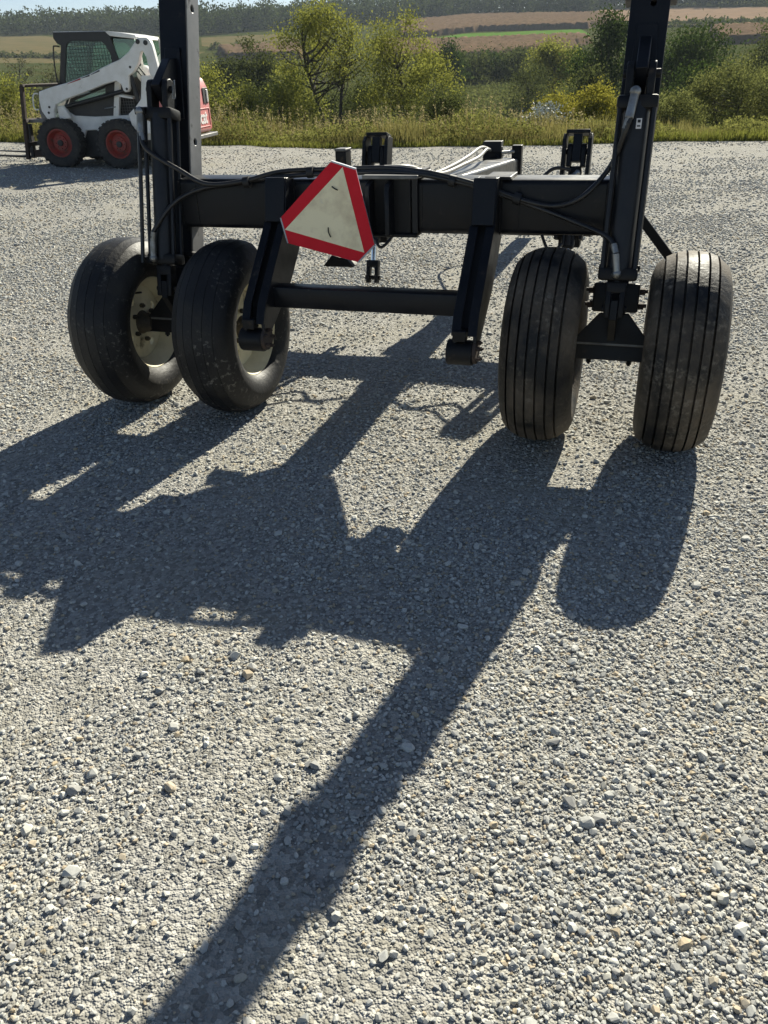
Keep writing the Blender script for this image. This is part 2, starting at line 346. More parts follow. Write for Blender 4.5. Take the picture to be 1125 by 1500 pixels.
i = np.arange(GX.size).reshape(GX.shape); q = np.stack([i[:-1, :-1], i[1:, :-1], i[1:, 1:], i[:-1, 1:]], -1).reshape(-1, 4)
keep = ~((GY - edge).ravel()[q] > 0).all(1); q = q[keep]
GZ = lot_z(GX, GYc) + und(GX, GYc)
lot = from_np('gravel_lot', np.stack([GX, GYc, GZ], -1).reshape(-1, 3), q, M['lot'], smooth=True); tag(lot, 'flat sunlit grey gravel lot', 'gravel lot', kind='structure')

# loose stones: one stuff object, stones instanced by geometry nodes
def stonemat():
    m = bpy.data.materials.new('limestone'); m.use_nodes = True; t = m.node_tree; N = lambda k: t.nodes.new(k); p = t.nodes['Principled BSDF']
    p.inputs['Roughness'].default_value = .8; p.inputs['Specular IOR Level'].default_value = .3
    oi = N('ShaderNodeObjectInfo'); cr = N('ShaderNodeValToRGB'); e = cr.color_ramp.elements
    e[0].position = 0; e[0].color = (.27, .265, .25, 1); e[1].position = 1; e[1].color = (.44, .36, .24, 1)
    for ps, cc in ((.3, (.37, .37, .345)), (.55, (.46, .457, .42)), (.75, (.57, .565, .52)), (.86, (.42, .40, .335)), (.95, (.45, .375, .27))):
        q = e.new(ps); q.color = (*cc, 1)
    t.links.new(oi.outputs['Random'], cr.inputs[0])
    n = N('ShaderNodeTexNoise'); n.inputs['Scale'].default_value = 3; tc = N('ShaderNodeTexCoord'); t.links.new(tc.outputs['Object'], n.inputs['Vector'])
    mr = N('ShaderNodeMapRange'); mr.inputs[3].default_value = .75; mr.inputs[4].default_value = 1.2; t.links.new(n.outputs['Fac'], mr.inputs[0])
    hv = N('ShaderNodeHueSaturation'); t.links.new(mr.outputs[0], hv.inputs['Value']); t.links.new(cr.outputs[0], hv.inputs['Color']); t.links.new(hv.outputs[0], p.inputs['Base Color'])
    return m
M['stone'] = stonemat()
def vnoise(x, y, s, seed):
    g = np.random.default_rng(seed).uniform(0, 1, (64, 64)); u = np.asarray(x) / s + 31.3; v = np.asarray(y) / s + 17.7; i = np.floor(u).astype(int); j = np.floor(v).astype(int); f = u - i; h = v - j
    f = f * f * (3 - 2 * f); h = h * h * (3 - 2 * h); G = lambda a, b: g[a % 64, b % 64]
    return (G(i, j) * (1 - f) + G(i + 1, j) * f) * (1 - h) + (G(i, j + 1) * (1 - f) + G(i + 1, j + 1) * f) * h
def gravel():
    # patch that carries the density of the stones
    gx = np.linspace(-12, 12, 241); gy = np.linspace(.05, 21, 211); A, C = np.meshgrid(gx, gy, indexing='ij')
    d = np.hypot(A, C); half = .9 + .62 * C; inn = np.clip((half + .6 - np.abs(A)) / .3, 0, 1)
    patch = np.clip(.62 + 1.0 * (vnoise(A, C, .9, 1) - .5) + .9 * (vnoise(A, C, .38, 2) - .5) + .7 * (vnoise(A, C, .16, 3) - .5), .14, 1.2)
    streak = np.clip(1.9 * vnoise(A * .14 + C * .02, C + .2 * A, .55, 9) - .55, 0, 1); trk = np.exp(-((A * .95 + .31 * (C - 3.6) * 0 + .55 - .34 * (C - 3)) / .28) ** 2) + np.exp(-((A + 1.9 - .30 * (C - 3)) / .25) ** 2)
    patch = patch * (1 - .6 * streak * sstep(C, 4.5, 8)) * (1 - .55 * np.clip(trk, 0, 1) * sstep(C, .8, 1.6))
    onlot = inn * (C < 18.8 - .2 * A)
    fall = np.interp(d, [0, 2.2, 3.2, 5, 7.5, 10, 14, 20], [1, 1, .72, .36, .17, .07, .02, .008]) * onlot
    dens2 = onlot * np.clip(patch, .2, 1) * np.interp(d, [0, 3, 6, 10, 14, 20], [1, 1, .8, .4, .15, .08])
    dens = inn * fall * patch
    i = np.arange(A.size).reshape(A.shape); q = np.stack([i[:-1, :-1], i[1:, :-1], i[1:, 1:], i[:-1, 1:]], -1).reshape(-1, 4)
    q = q[(dens.ravel()[q].max(1) > .001)]
    o = from_np('gravel', np.stack([A, C, lot_z(A, C) + und(A, C)], -1).reshape(-1, 3), q, M['stone'])
    at = o.data.attributes.new('dens', 'FLOAT', 'POINT'); at.data.foreach_set('value', dens.astype(np.float32).ravel())
    at = o.data.attributes.new('dens2', 'FLOAT', 'POINT'); at.data.foreach_set('value', dens2.astype(np.float32).ravel())
    sc = np.interp(d, [0, 2.5, 5, 8, 13, 20], [1, 1, 1.45, 1.95, 2.7, 3.4])
    a2 = o.data.attributes.new('sz', 'FLOAT', 'POINT'); a2.data.foreach_set('value', sc.astype(np.float32).ravel()); a3 = o.data.attributes.new('sz2', 'FLOAT', 'POINT'); a3.data.foreach_set('value', (1 + .25 * (sc - 1)).astype(np.float32).ravel())
    g = bpy.data.node_groups.new('gravel_scatter', 'GeometryNodeTree')
    g.interface.new_socket('Geometry', in_out='INPUT', socket_type='NodeSocketGeometry'); g.interface.new_socket('Geometry', in_out='OUTPUT', socket_type='NodeSocketGeometry')
    N = lambda k: g.nodes.new(k); L = g.links.new
    gi = N('NodeGroupInput'); go = N('NodeGroupOutput')
    stones = N('GeometryNodeJoinGeometry')
    for k in range(9):
        ln = N('GeometryNodeMeshLine'); ln.inputs['Count'].default_value = 18 + k % 4 * 5
        rv = N('FunctionNodeRandomValue'); rv.data_type = 'FLOAT_VECTOR'; rv.inputs[0].default_value = (-1, -1, -1); rv.inputs[1].default_value = (1, 1, 1); rv.inputs['Seed'].default_value = 11 + k * 7
        nm = N('ShaderNodeVectorMath'); nm.operation = 'NORMALIZE'; L(rv.outputs[0], nm.inputs[0])
        rs = N('FunctionNodeRandomValue'); rs.data_type = 'FLOAT'; rs.inputs[2].default_value = .80; rs.inputs[3].default_value = 1.04; rs.inputs['Seed'].default_value = 3 + k
        scl = N('ShaderNodeVectorMath'); scl.operation = 'SCALE'; L(nm.outputs[0], scl.inputs[0]); L(rs.outputs[1], scl.inputs['Scale'])
        sp = N('GeometryNodeSetPosition'); L(ln.outputs[0], sp.inputs[0]); L(scl.outputs[0], sp.inputs['Position'])
        ch = N('GeometryNodeConvexHull'); L(sp.outputs[0], ch.inputs[0])
        sm = N('GeometryNodeSetMaterial'); sm.inputs['Material'].default_value = M['stone']; L(ch.outputs[0], sm.inputs[0])
        g2 = N('GeometryNodeGeometryToInstance'); L(sm.outputs[0], g2.inputs[0]); L(g2.outputs[0], stones.inputs[0])
    na = N('GeometryNodeInputNamedAttribute'); na.data_type = 'FLOAT'; na.inputs[0].default_value = 'dens'
    nz = N('GeometryNodeInputNamedAttribute'); nz.data_type = 'FLOAT'; nz.inputs[0].default_value = 'sz'
    nb = N('GeometryNodeInputNamedAttribute'); nb.data_type = 'FLOAT'; nb.inputs[0].default_value = 'dens2'
    nz2 = N('GeometryNodeInputNamedAttribute'); nz2.data_type = 'FLOAT'; nz2.inputs[0].default_value = 'sz2'; nz1, na1 = nz, na
    join = N('GeometryNodeJoinGeometry')
    for k, (dens0, r0, r1, sink) in enumerate(((13000, .0024, .0044, .2), (5600, .0042, .0078, .3), (620, .0075, .0122, .3), (48, .012, .019, .25))):
        nz, na = (nz1, na1) if k < 2 else (nz2, nb)
        mu = N('ShaderNodeMath'); mu.operation = 'MULTIPLY'; mu.inputs[1].default_value = dens0; L(na.outputs[0], mu.inputs[0])
        dp = N('GeometryNodeDistributePointsOnFaces'); L(gi.outputs[0], dp.inputs['Mesh']); L(mu.outputs[0], dp.inputs['Density']); dp.inputs['Seed'].default_value = k * 13 + 5
        ip = N('GeometryNodeInstanceOnPoints'); L(dp.outputs['Points'], ip.inputs['Points']); L(stones.outputs[0], ip.inputs['Instance']); ip.inputs['Pick Instance'].default_value = True
        rr = N('FunctionNodeRandomValue'); rr.data_type = 'FLOAT_VECTOR'; rr.inputs[0].default_value = (-.42, -.42, 0); rr.inputs[1].default_value = (.42, .42, 6.28); rr.inputs['Seed'].default_value = k + 40; L(rr.outputs[0], ip.inputs['Rotation'])
        ri = N('FunctionNodeRandomValue'); ri.data_type = 'INT'; ri.inputs[4].default_value = 0; ri.inputs[5].default_value = 8; ri.inputs['Seed'].default_value = k + 60; L(ri.outputs[2], ip.inputs['Instance Index'])
        r1n = N('FunctionNodeRandomValue'); r1n.data_type = 'FLOAT'; r1n.inputs[2].default_value = r0; r1n.inputs[3].default_value = r1; r1n.inputs['Seed'].default_value = k + 80
        m1 = N('ShaderNodeMath'); m1.operation = 'MULTIPLY'; L(r1n.outputs[1], m1.inputs[0]); L(nz.outputs[0], m1.inputs[1])
        r2n = N('FunctionNodeRandomValue'); r2n.data_type = 'FLOAT_VECTOR'; r2n.inputs[0].default_value = (.85, .7, .42); r2n.inputs[1].default_value = (1.35, 1.1, .8); r2n.inputs['Seed'].default_value = k + 99
        ms = N('ShaderNodeVectorMath'); ms.operation = 'SCALE'; L(r2n.outputs[0], ms.inputs[0]); L(m1.outputs[0], ms.inputs['Scale']); L(ms.outputs[0], ip.inputs['Scale'])
        off = N('ShaderNodeCombineXYZ'); om = N('ShaderNodeMath'); om.operation = 'MULTIPLY'; om.inputs[0].default_value = (r0 + r1) * .5 * sink; L(nz.outputs[0], om.inputs[1]); L(om.outputs[0], off.inputs['Z'])
        # lift points a little so that stones lie on the fines
        st = N('GeometryNodeSetPosition'); L(dp.outputs['Points'], st.inputs[0]); L(off.outputs[0], st.inputs['Offset'])
        g.links.remove(ip.inputs['Points'].links[0]); L(st.outputs[0], ip.inputs['Points'])
        L(ip.outputs[0], join.inputs[0])
    L(join.outputs[0], go.inputs[0])
    md = o.modifiers.new('scatter', 'NODES'); md.node_group = g
    tag(o, 'loose crushed grey limestone covering the lot', 'gravel', kind='stuff')
gravel()
#PART2
# ------------------------------------------------------------------ implement cart
YAW = R(18.4321); KT = R(13.9671); ck, sk = math.cos(KT), math.sin(KT)
cart = empty('implement_cart', (.0069, 3.6291, 0), -YAW)
tag(cart, 'black steel two-masted implement cart on four ribbed rear tyres parked on gravel', 'implement cart')
MLOC = (0, -.45 * sk, .45 * (1 - ck)); MROT = (-KT, 0, 0)          # frame of the forward-leaning masts
def tilt(p): x, y, z = p; return (x, y * ck + (z - .45) * sk, .45 + (z - .45) * ck - y * sk)
def circ(cx, cy, r, n=16): return [(cx + r * math.cos(2 * PI * k / n), cy + r * math.sin(2 * PI * k / n)) for k in range(n)]
def rrect(x0, x1, y0, y1, r=.016, n=4):
    P = []
    for (cx_, cy_, a0) in ((x1 - r, y1 - r, 0), (x0 + r, y1 - r, 90), (x0 + r, y0 + r, 180), (x1 - r, y0 + r, 270)):
        for k in range(n + 1): a = R(a0 + 90 * k / n); P.append((cx_ + r * math.cos(a), cy_ + r * math.sin(a)))
    return P
def hexbolt(name, p, ax, r, h, parent, m=None, **kw):
    p = Vector(p); ax = Vector(ax).normalized()
    b = B().cyl(p, p + ax * h, r, n=6, smooth=False); b.cyl(p + ax * h * .5, p + ax * (h * 1.5), r * .55, n=10)
    return b.build(name, m or M['paint2'], parent, **kw)
# rear beam and its welded pieces
def beam(name, x0, x1, y0, y1, z0, z1, m, t=.012):
    return B().prism(rrect(y0, y1, z0, z1, .022), x0, x1, 'x').build(name, m, cart)
rb = beam('rear_beam', -.985, .977, .062, .248, .868, 1.086, M['paint'])
for x in (-.9, .2, .62): bx('weld_seam', (x, .0608, .975), (.004, .003, .17), M['paint2'], rb, bev=0)
# centre mounting bracket on the beam
cb = bx('center_bracket', (.062, .05, .975), (.185, .02, .25), M['paint2'], cart)
for x in (-.02, .068): B().prism([(.04, 1.09), (-.02, 1.075), (-.035, 1.05), (-.035, .87), (.04, .86)], x - .011, x + .011, 'x').build('rib_plate', M['paint'], cb, bev=.003)
bx('top_plate', (.07, .13, 1.1), (.25, .24, .016), M['fade'], cb)
bx('bottom_plate', (.07, .06, .862), (.23, .09, .014), M['paint2'], cb)
# support legs with rollers
for sx, nm in ((-.45, 'left'), (.49, 'right')):
    lg = B(); prof = [(.062, 1.10), (-.012, 1.10), (-.055, .925), (-.335, .63), (-.375, .55), (-.375, .505), (-.30, .505), (-.21, .56), (-.05, .66), (.062, .77), (.15, .866), (.062, .866)]
    for s in (-1, 1):
        lg.prism(prof, sx + s * .042 - .008, sx + s * .042 + .008, 'x')
        lg.prism([(-.057, .923), (-.347, .632), (-.388, .552), (-.375, .55), (-.335, .634), (-.05, .918)], sx + s * .034 - .02, sx + s * .034 + .018, 'x')
    L = lg.build('support_leg', M['paint'], cart, bev=.003)
    B().prism([(-.0, 1.102), (-.022, 1.102), (-.067, .925), (-.045, .925)], sx - .047, sx + .047, 'x').build('cap_plate', M['paint'], L, bev=.003)
    B().prism([(.02, .95), (.0, .93), (-.29, .62), (-.325, .55), (-.305, .545), (-.27, .61), (.03, .91)], sx - .034, sx + .034, 'x').build('web_plate', M['black'], L)
    bx('stop_block', (sx - .02, -.368, .55), (.055, .05, .045), M['paint2'], L)
    B().cyl((sx - .075, -.35, .473), (sx + .035, -.35, .473), .052, n=28).build('roller', M['paint2'], L, bev=.006)
    B().cyl((sx + .035, -.35, .48), (sx + .05, -.35, .48), .05, n=20).build('flange', M['rust'], L, bev=.002)
    for a in range(5): hexbolt('bolt', (sx + .05, -.35 + .036 * math.cos(a * 1.26), .48 + .036 * math.sin(a * 1.26)), (1, 0, 0), .009, .012, L, M['rust'])
    bx('gusset', (sx, .03, .88), (.02, .1, .05), M['paint2'], L)
bx('top_lug', (.53, .13, 1.093), (.11, .18, .014), M['paint2'], cart)
ct = B().prism(rrect(-.255, -.165, .592, .682, .006, 2), -.405, .445, 'x').build('cross_tube', M['paint'], cart)
for x in (-.407, .447): B().tube([(x, -.257, .69), (x, -.258, .59), (x, -.16, .588), (x, -.16, .688), (x, -.257, .69)], .005, n=6, sub=1).build('weld_bead', M['paint2'], ct)
for x in (-.984, .976): B().tube([(x, .06, 1.075), (x, .058, .97), (x, .06, .88)], .006, n=6, sub=4).build('weld_bead', M['paint2'], rb)
for sx in (-.45, .49):
    for s_ in (-1, 1): B().tube([(sx + s_ * .053, .06, 1.09), (sx + s_ * .053, .059, .98), (sx + s_ * .053, .06, .875)], .005, n=6, sub=4).build('weld_bead', M['paint2'], rb)
# tongue, front beam, hitch jack
tgb = B()
tgb.prism([(.25, .845), (.25, 1.045), (2.75, .915), (2.75, .715)], .0, .205, 'x')
tg = tgb.build('tongue', mat('tongue_paint', (.013, .014, .018), (.04, .04, .04), 7, .3, .5), cart, bev=.015)
B().prism([(2.76, .90), (2.76, .70), (5.3, .36), (5.3, .50), (3.2, .74)], .03, .175, 'x').build('tongue_nose', M['paint2'], tg, bev=.01)
B().prism([(.205, .25), (.205, .70), (.24, .70), (.45, .30), (.45, .25)], .868, .884, 'z').build('gusset_plate', M['paint2'], tg, bev=.002)
B().prism([(-.002, .25), (-.002, .74), (-.05, .74), (-.37, .33), (-.37, .25)], .868, .884, 'z').build('gusset_plate', M['paint2'], tg, bev=.002)
fb = B().prism(rrect(1.72, 1.84, .565, .765, .015), -.85, .82, 'x').build('front_beam', M['paint'], cart)
for x in (-.07, .2): bx('hanger_plate', (x + .035, 1.78, .80), (.016, .11, .12), M['paint2'], fb)
jk = bx('hitch_bracket', (.03, 2.66, .93), (.135, .06, .14), M['paint2'], cart)
bx('valve_block', (.03, 2.66, 1.0), (.13, .09, .07), M['black'], jk)
bx('jack_tube', (.19, 2.75, .80), (.07, .07, .40), M['paint2'], jk)
B().cyl((.17, 2.71, .96), (.09, 2.64, .96), .012).build('crank', M['steel'], jk)
B().tube([(.05, 2.62, .95), (.14, 2.62, .88), (.2, 2.6, .84)], .008, sub=1).build('brace', M['paint2'], jk)
for x in (): bx('hitch_plate', (x * .12 + .1, 3.45, .9), (.02, .2, .2), M['paint2'], cart)
# front posts: two channels with a cylinder in each, leaning like the masts
def in_mast(o): o.location = MLOC; o.rotation_euler = MROT; return o
def clip(name, p, parent):
    x, y, z = p
    return in_mast(B().tube([(x, y, z), (x + .004, y - .006, z + .03), (x + .006, y - .006, z - .02), (x + .008, y - .012, z - .045), (x + .002, y - .018, z - .045), (x + .002, y - .016, z - .015), (x, y - .012, z + .01)], .0028, n=6).build(name, M['steel'], parent))
def cylinder(x, y, ztop, zbot, rod_end, w=.155, r=.05, big=True):
    """tie-rod hydraulic cylinder standing at (x,y) in the mast frame: caps at ztop/zbot, rod down to rod_end"""
    br = in_mast(B().cyl((x, y, zbot), (x, y, ztop), r, n=28).build('hydraulic_cylinder', M['barrel'], cart))
    kid = lambda b, n, m, bev=0: b.build(n, m, br, bev=bev)
    for z in (ztop, zbot): kid(B().box((x, y, z), (w, w * .62, .05), bev=.012), 'end_cap', M['paint2'])
    for sx in (-1, 1):
        for sy in (-1, 1): kid(B().cyl((x + sx * w * .41, y + sy * w * .22, zbot), (x + sx * w * .41, y + sy * w * .22, ztop), .0095, n=8), 'tie_rod', M['barrel'])
    for sx in (-1, 1):
        ear = [(y - .03, ztop + .02), (y + .03, ztop + .02), (y + .034, ztop + .11)] + [(y + .034 * math.cos(a), ztop + .115 + .034 * math.sin(a)) for a in (.4, .9, 1.57, 2.2, 2.7)] + [(y - .034, ztop + .11)]
        kid(B().prism(ear, x + sx * .04 - .014, x + sx * .04 + .014, 'x'), 'clevis_ear', M['paint2'], .004)
    kid(B().cyl((x - .066, y, ztop + .105), (x + .07, y, ztop + .105), .016, n=14), 'pin', M['paint2'])
    kid(B().cyl((x, y, zbot - .02), (x, y, rod_end + .09), .02, n=16), 'rod', M['chrome'] if not big else M['barrel'])
    fork = B().box((x, y, rod_end + .085), (.08, .055, .045), bev=.006)
    for sx in (-1, 1): fork.box((x + sx * .028, y, rod_end + .02), (.024, .055, .11), bev=.006)
    kid(fork, 'rod_clevis', M['paint2'])
    kid(B().cyl((x - .05, y, rod_end), (x + .05, y, rod_end), .014, n=12), 'lower_pin', M['paint2'])
    for o in br.children: o.location = (0, 0, 0)
    return br
def masts():
    for sgn, x0, x1 in ((-1, -1.1248, -.986), (1, .9781, 1.1261)):
        xc = (x0 + x1) / 2
        # hollow mast made of four plates, bolt holes through the sides
        yr, yf, z0, z1, t = .0153, .135, .75, 2.3, .012
        pl = B()
        pl.prism([(x0, z0), (x1, z0), (x1, z1), (x0, z1)], yr, yr + t, 'y', holes=[circ(xc + .012, 1.735, .011)] if sgn > 0 else ())
        ms = in_mast(pl.build('mast', M['paint'], cart, bev=.003))
        def kid(b, n, m=None, bev=.003): o = b.build(n, m or M['paint'], ms, bev=bev); return o
        hz = [circ(.077, z, .015) for z in (1.27, 1.835 if sgn < 0 else 1.70)]
        side = mat('mast_side_sunlit_' + ('a' if sgn < 0 else 'b'), (.17, .172, .175), (.23, .23, .232), 6, .36, .5, bump=.05, c3=(.03, .03, .033), s3=12, lo3=.6, hi3=.7) if sgn < 0 else M['paint']  # left mast sides: glancing sun painted in as a lighter grey
        for xa, xb, hs in ((x0, x0 + t, hz), (x1 - t, x1, hz)): kid(B().prism([(yr + t, z0), (yf, z0), (yf, z1), (yr + t, z1)], xa, xb, 'x', holes=hs), 'side_plate', side)
        kid(B().prism([(x0 + t, z0), (x1 - t, z0), (x1 - t, z1), (x0 + t, z1)], yf - t, yf - .001, 'y', holes=[circ(xc + .012, 1.735, .011)] if sgn > 0 else ()), 'front_plate')
        kid(B().box((xc, .075, z1 + .008), (x1 - x0 + .01, .13, .015)), 'top_cap')
        if sgn > 0: kid(B().box((xc, .075, 1.79), (x1 - x0 + .05, .16, .055)), 'collar')
        kid(B().box((xc, .075, .752), (x1 - x0 + .02, .14, .022)), 'base_collar', M['paint2'])
        kid(B().box((xc, .075, .62), (.088, .078, .40)), 'inner_leg', M['black'])
        kid(B().prism([(-.19, 1.42), (-.06, 1.40), (.016, 1.36), (.016, 1.62), (-.05, 1.60), (-.115, 1.515), (-.15, 1.47)][1:], xc - .022, xc + .022, 'x'), 'cylinder_lug', M['paint'])
        kid(B().prism([(xc - .055, 1.36), (xc + .055, 1.36), (xc + .04, 1.66), (xc - .04, 1.66)], .004, .0145, 'y'), 'doubler_plate', M['paint'])
        for o in ms.children: o.location = (0, 0, 0)
        # lower axle carrier
        cr = B()
        cr.box((xc, .06, .63), (.19, .13, .12), bev=.01)
        ax = in_mast(cr.build('axle_carrier', M['black'], cart))
        k2 = lambda b, n, m=None, bev=.003: b.build(n, m or M['paint2'], ax, bev=bev)
        for s in (-1, 1):
            for z in (.60, .66): hexbolt('bolt', (xc + s * .095, .05, z), (s, 0, 0), .015, .022, ax, M['rust'])
        k2(B().prism([(xc - .165, .44), (xc + .165, .44), (xc + .06, .565), (xc - .06, .565)], -.03, -.018, 'y'), 'gusset_plate')
        k2(B().prism([(xc - .165, .44), (xc + .165, .44), (xc + .06, .565), (xc - .06, .565)], .10, .112, 'y'), 'gusset_plate')
        k2(B().prism([(-.13, .62), (-.13, .54), (-.018, .44), (-.018, .60)], xc - .016, xc + .016, 'x'), 'rod_lug')
        k2(B().box((xc, .04, .405), (.42, .09, .075)), 'axle_tube', M['paint2'])
        k2(B().box((xc, -.012, .437), (.30, .03, .012)), 'axle_shelf', M['fade'])
        for s in (-1, 1): hexbolt('bolt', (xc + s * .085, .02, .367), (0, 0, -1), .012, .014, ax)
        for o in ax.children: o.location = (0, 0, 0)
        cylinder(xc, -.105, 1.355, .722, .585)
masts()
bx('port_block', (0, 0, 0), (.03, .04, .03), M['paint2'], cart, loc=tilt((-1.145, -.13, .715)))
for xp in (-.53, .70):
    y = 1.51
    ps = B()
    for s in (-1, 1): ps.prism([(y - .055, .95), (y + .055, .95), (y + .055, 1.535), (y - .02, 1.535), (y - .055, 1.50)], xp + s * .072 - .011, xp + s * .072 + .011, 'x')
    P = in_mast(ps.build('front_post', M['paint2'], cart, bev=.003))
    for b_, n_ in ((B().box((xp, y + .02, 1.545), (.135, .1, .02)), 'top_cap'), (B().box((xp, y + .066, 1.2), (.18, .014, .95)), 'back_plate')):
        if n_ == 'top_cap': b_.build(n_, M['paint2'], P, bev=.003)
        else: b_.bm.free()
    B().box((xp, y - .01, 1.455), (.05, .05, .15)).build('cylinder_lug', M['paint'], P, bev=.003)
    for o in P.children: o.location = (0, 0, 0)
    cylinder(xp, y, 1.335, .92, .69, w=.07, r=.027, big=False)
    bx('post_mount', tilt((xp, y + .1, 1.0)), (.13, .1, .16), M['paint2'], cart)
arm = bx('front_arm', (-.72, 1.6, 1.0), (.07, .1, .14), M['paint2'], cart); bx('arm_cap', (-.72, 1.6, 1.078), (.075, .11, .014), M['fade'], arm)
B().prism([(-.36, .665), (-.2, .665), (-.23, .70), (-.31, .72)], .25, .33, 'y').build('step_pad', M['paint2'], cart, bev=.004)
B().prism([(1.12, .90), (1.12, .84), (1.33, .60), (1.33, .66)], .45, .47, 'y').build('side_strut', M['paint2'], cart, bev=.002)

# wheels
def tyre_profile(w, Rr, rib, ri=.222):
    h = w / 2; P = [(-h * .62, ri), (-h * .80, ri + .012), (-h * .955, ri + .05), (-h, ri + .085), (-h * .99, Rr - .10), (-h * .955, Rr - .078)]
    if rib == 'deep':
        edges = [-.90, -.735, -.68, -.475, -.42, -.215, -.16, .06, .115, .33, .385, .575, .63, .90]; g = .017
    else:
        edges = [-.86, -.60, -.585, -.32, -.305, -.01, .01, .305, .32, .585, .60, .86]; g = .005
    for k, e in enumerate(edges):
        top = Rr - .072 * abs(e) ** 2.6
        if k == 0 or k == len(edges) - 1: P.append((h * e, top))
        elif k % 2 == 1: P += [(h * e, top), (h * (e + .008), top - g)]
        else: P += [(h * (e - .008), top - g), (h * e, top)]
    P += [(h * .955, Rr - .078), (h * .99, Rr - .10), (h, ri + .085), (h * .955, ri + .05), (h * .80, ri + .012), (h * .62, ri)]
    return P
def wheel(x, rib, dish, seed):
    rs = random.Random(seed); Rr = .4147; w = .308
    c_ = (x, 0, Rr - .005)
    a1, a2, a3 = (rs.uniform(0, 6.28) for _ in range(3))
    wob = (lambda u, r, a: (.0016 * math.sin(5 * a + a1) + .0012 * math.sin(11 * a + a2)) * (r > .36)) 
    ty = B().lathe(tyre_profile(w, Rr, rib), 96, wob=wob)
    wh = ty.build('wheel', M['tyre_rib'] if rib == 'deep' else M['tyre_worn'], cart, loc=c_, rot=(rs.uniform(0, 6), 0, 0)); wh.name = 'wheel'
    h = w / 2
    rim = [(u * h, q + .018) for u, q in ((-.66, .222), (-.70, .222), (-.70, .205), (-.55, .195), (-.3, .165), (.3, .165), (.55, .195), (.70, .205), (.70, .222), (.66, .222), (.52, .2), (.27, .172), (-.27, .172), (-.52, .2))]
    B().lathe(rim, 64, closed=True).build('rim', M['rim'], wh)
    # dished disc with hand holes
    d = B(); s = dish
    outer = circ(0, 0, .186, 48); holes = [circ(.13 * math.cos(k * PI / 2 + .5), .13 * math.sin(k * PI / 2 + .5), .02, 12) for k in range(4)]
    d.prism(outer, -.006, .006, 'x', holes=holes)
    for v in d.bm.verts:
        r_ = math.hypot(v.co.y, v.co.z); v.co.x += s * (.02 + .05 * (1 - min(1, r_ / .165)) ** 1.5)
    d.build('disc', M['rim'], wh)
    hb = B().lathe([(s * .10, 0.0001), (s * .10, .035), (s * .085, .045), (s * .05, .05), (s * .02, .07), (-s * .02, .07), (-s * .05, .05), (-s * .1, .045), (-s * .1, .0001)], 24)
    hb.build('hub', M['hub'], wh)
    for k in range(6): hexbolt('lug_nut', (s * .04, .085 * math.cos(k * PI / 3), .085 * math.sin(k * PI / 3)), (s, 0, 0), .012, .016, wh, M['hub'])
    B().cyl((s * .03, .15, .02), (s * .07, .155, .02), .005, n=8).build('valve_stem', M['black'], wh)
    return wh
wheel(-1.3141, 'worn', 1, 1); wheel(-.7487, 'worn', 1, 2); wheel(.7745, 'deep', 1, 3); wheel(1.3387, 'deep', -1, 4)

# hoses and fittings
def hose(pts, r=.0095, m=None, name='hydraulic_hose'): return B().tube(pts, r, n=10, sub=8).build(name, m or M['hose'], cart)
def fitting(p, q, r=.016): return B().cyl(p, q, r, n=12).ball(p, r * 1.25).build('hose_fitting', M['steel'], cart, bev=.002)
t = tilt
# left mast
Lx = -1.055
fitting(t((Lx - .075, -.16, 1.36)), t((Lx - .07, -.165, 1.27)), .017)
hose([t((Lx - .07, -.165, 1.28)), t((Lx - .04, -.175, 1.20)), (-.93, .0, 1.13), (-.78, -.03, 1.075), (-.62, .03, 1.083), (-.45, .06, 1.118), (-.2, .09, 1.125), (.02, .1, 1.128), (.2, .06, 1.118), (.34, .04, 1.095), (.5, .04, 1.055), (.66, .035, 1.005), (.78, .035, .99), (.88, .0, 1.03), t((.975, -.11, 1.13)), t((1.02, -.175, 1.25)), t((1.035, -.175, 1.32))], .0105)
fitting(t((1.04, -.165, 1.385)), t((1.028, -.178, 1.29)), .017)
fitting(t((Lx - .03, -.165, .722)), t((Lx - .028, -.168, .80)), .015)
hose([t((Lx - .028, -.168, .79)), t((Lx - .015, -.172, .85)), (-.98, -.01, .99), (-.86, .035, 1.045), (-.7, .05, 1.065), (-.5, .05, 1.094), (-.25, .07, 1.108), (.03, .08, 1.113), (.2, .045, 1.108), (.38, .042, 1.075), (.55, .04, 1.03), (.72, .038, .975), (.86, .02, .93), t((1.0, -.15, .86)), t((1.03, -.172, .80))], .0105)
fitting(t((1.048, -.165, .722)), t((1.035, -.172, .80)), .015)
for p, q in (((-.63, .035, 1.075), (-.60, .037, 1.079)), ((-.33, .07, 1.113), (-.30, .072, 1.115)), ((.325, .042, 1.086), (.352, .042, 1.08)), ((.60, .037, 1.02), (.63, .036, 1.012))): B().cyl(p, q, .024, n=12).build('cable_tie', M['black'], cart)
for p, q in ((t((Lx - .07, -.165, 1.275)), t((Lx - .06, -.168, 1.235))), (t((1.03, -.178, 1.30)), t((1.018, -.172, 1.255))), (t((Lx - .028, -.168, .80)), t((Lx - .02, -.172, .84))), (t((1.035, -.172, .80)), t((1.024, -.166, .835)))): B().cyl(p, q, .0135, n=12).build('crimp_collar', M['steel'], cart)
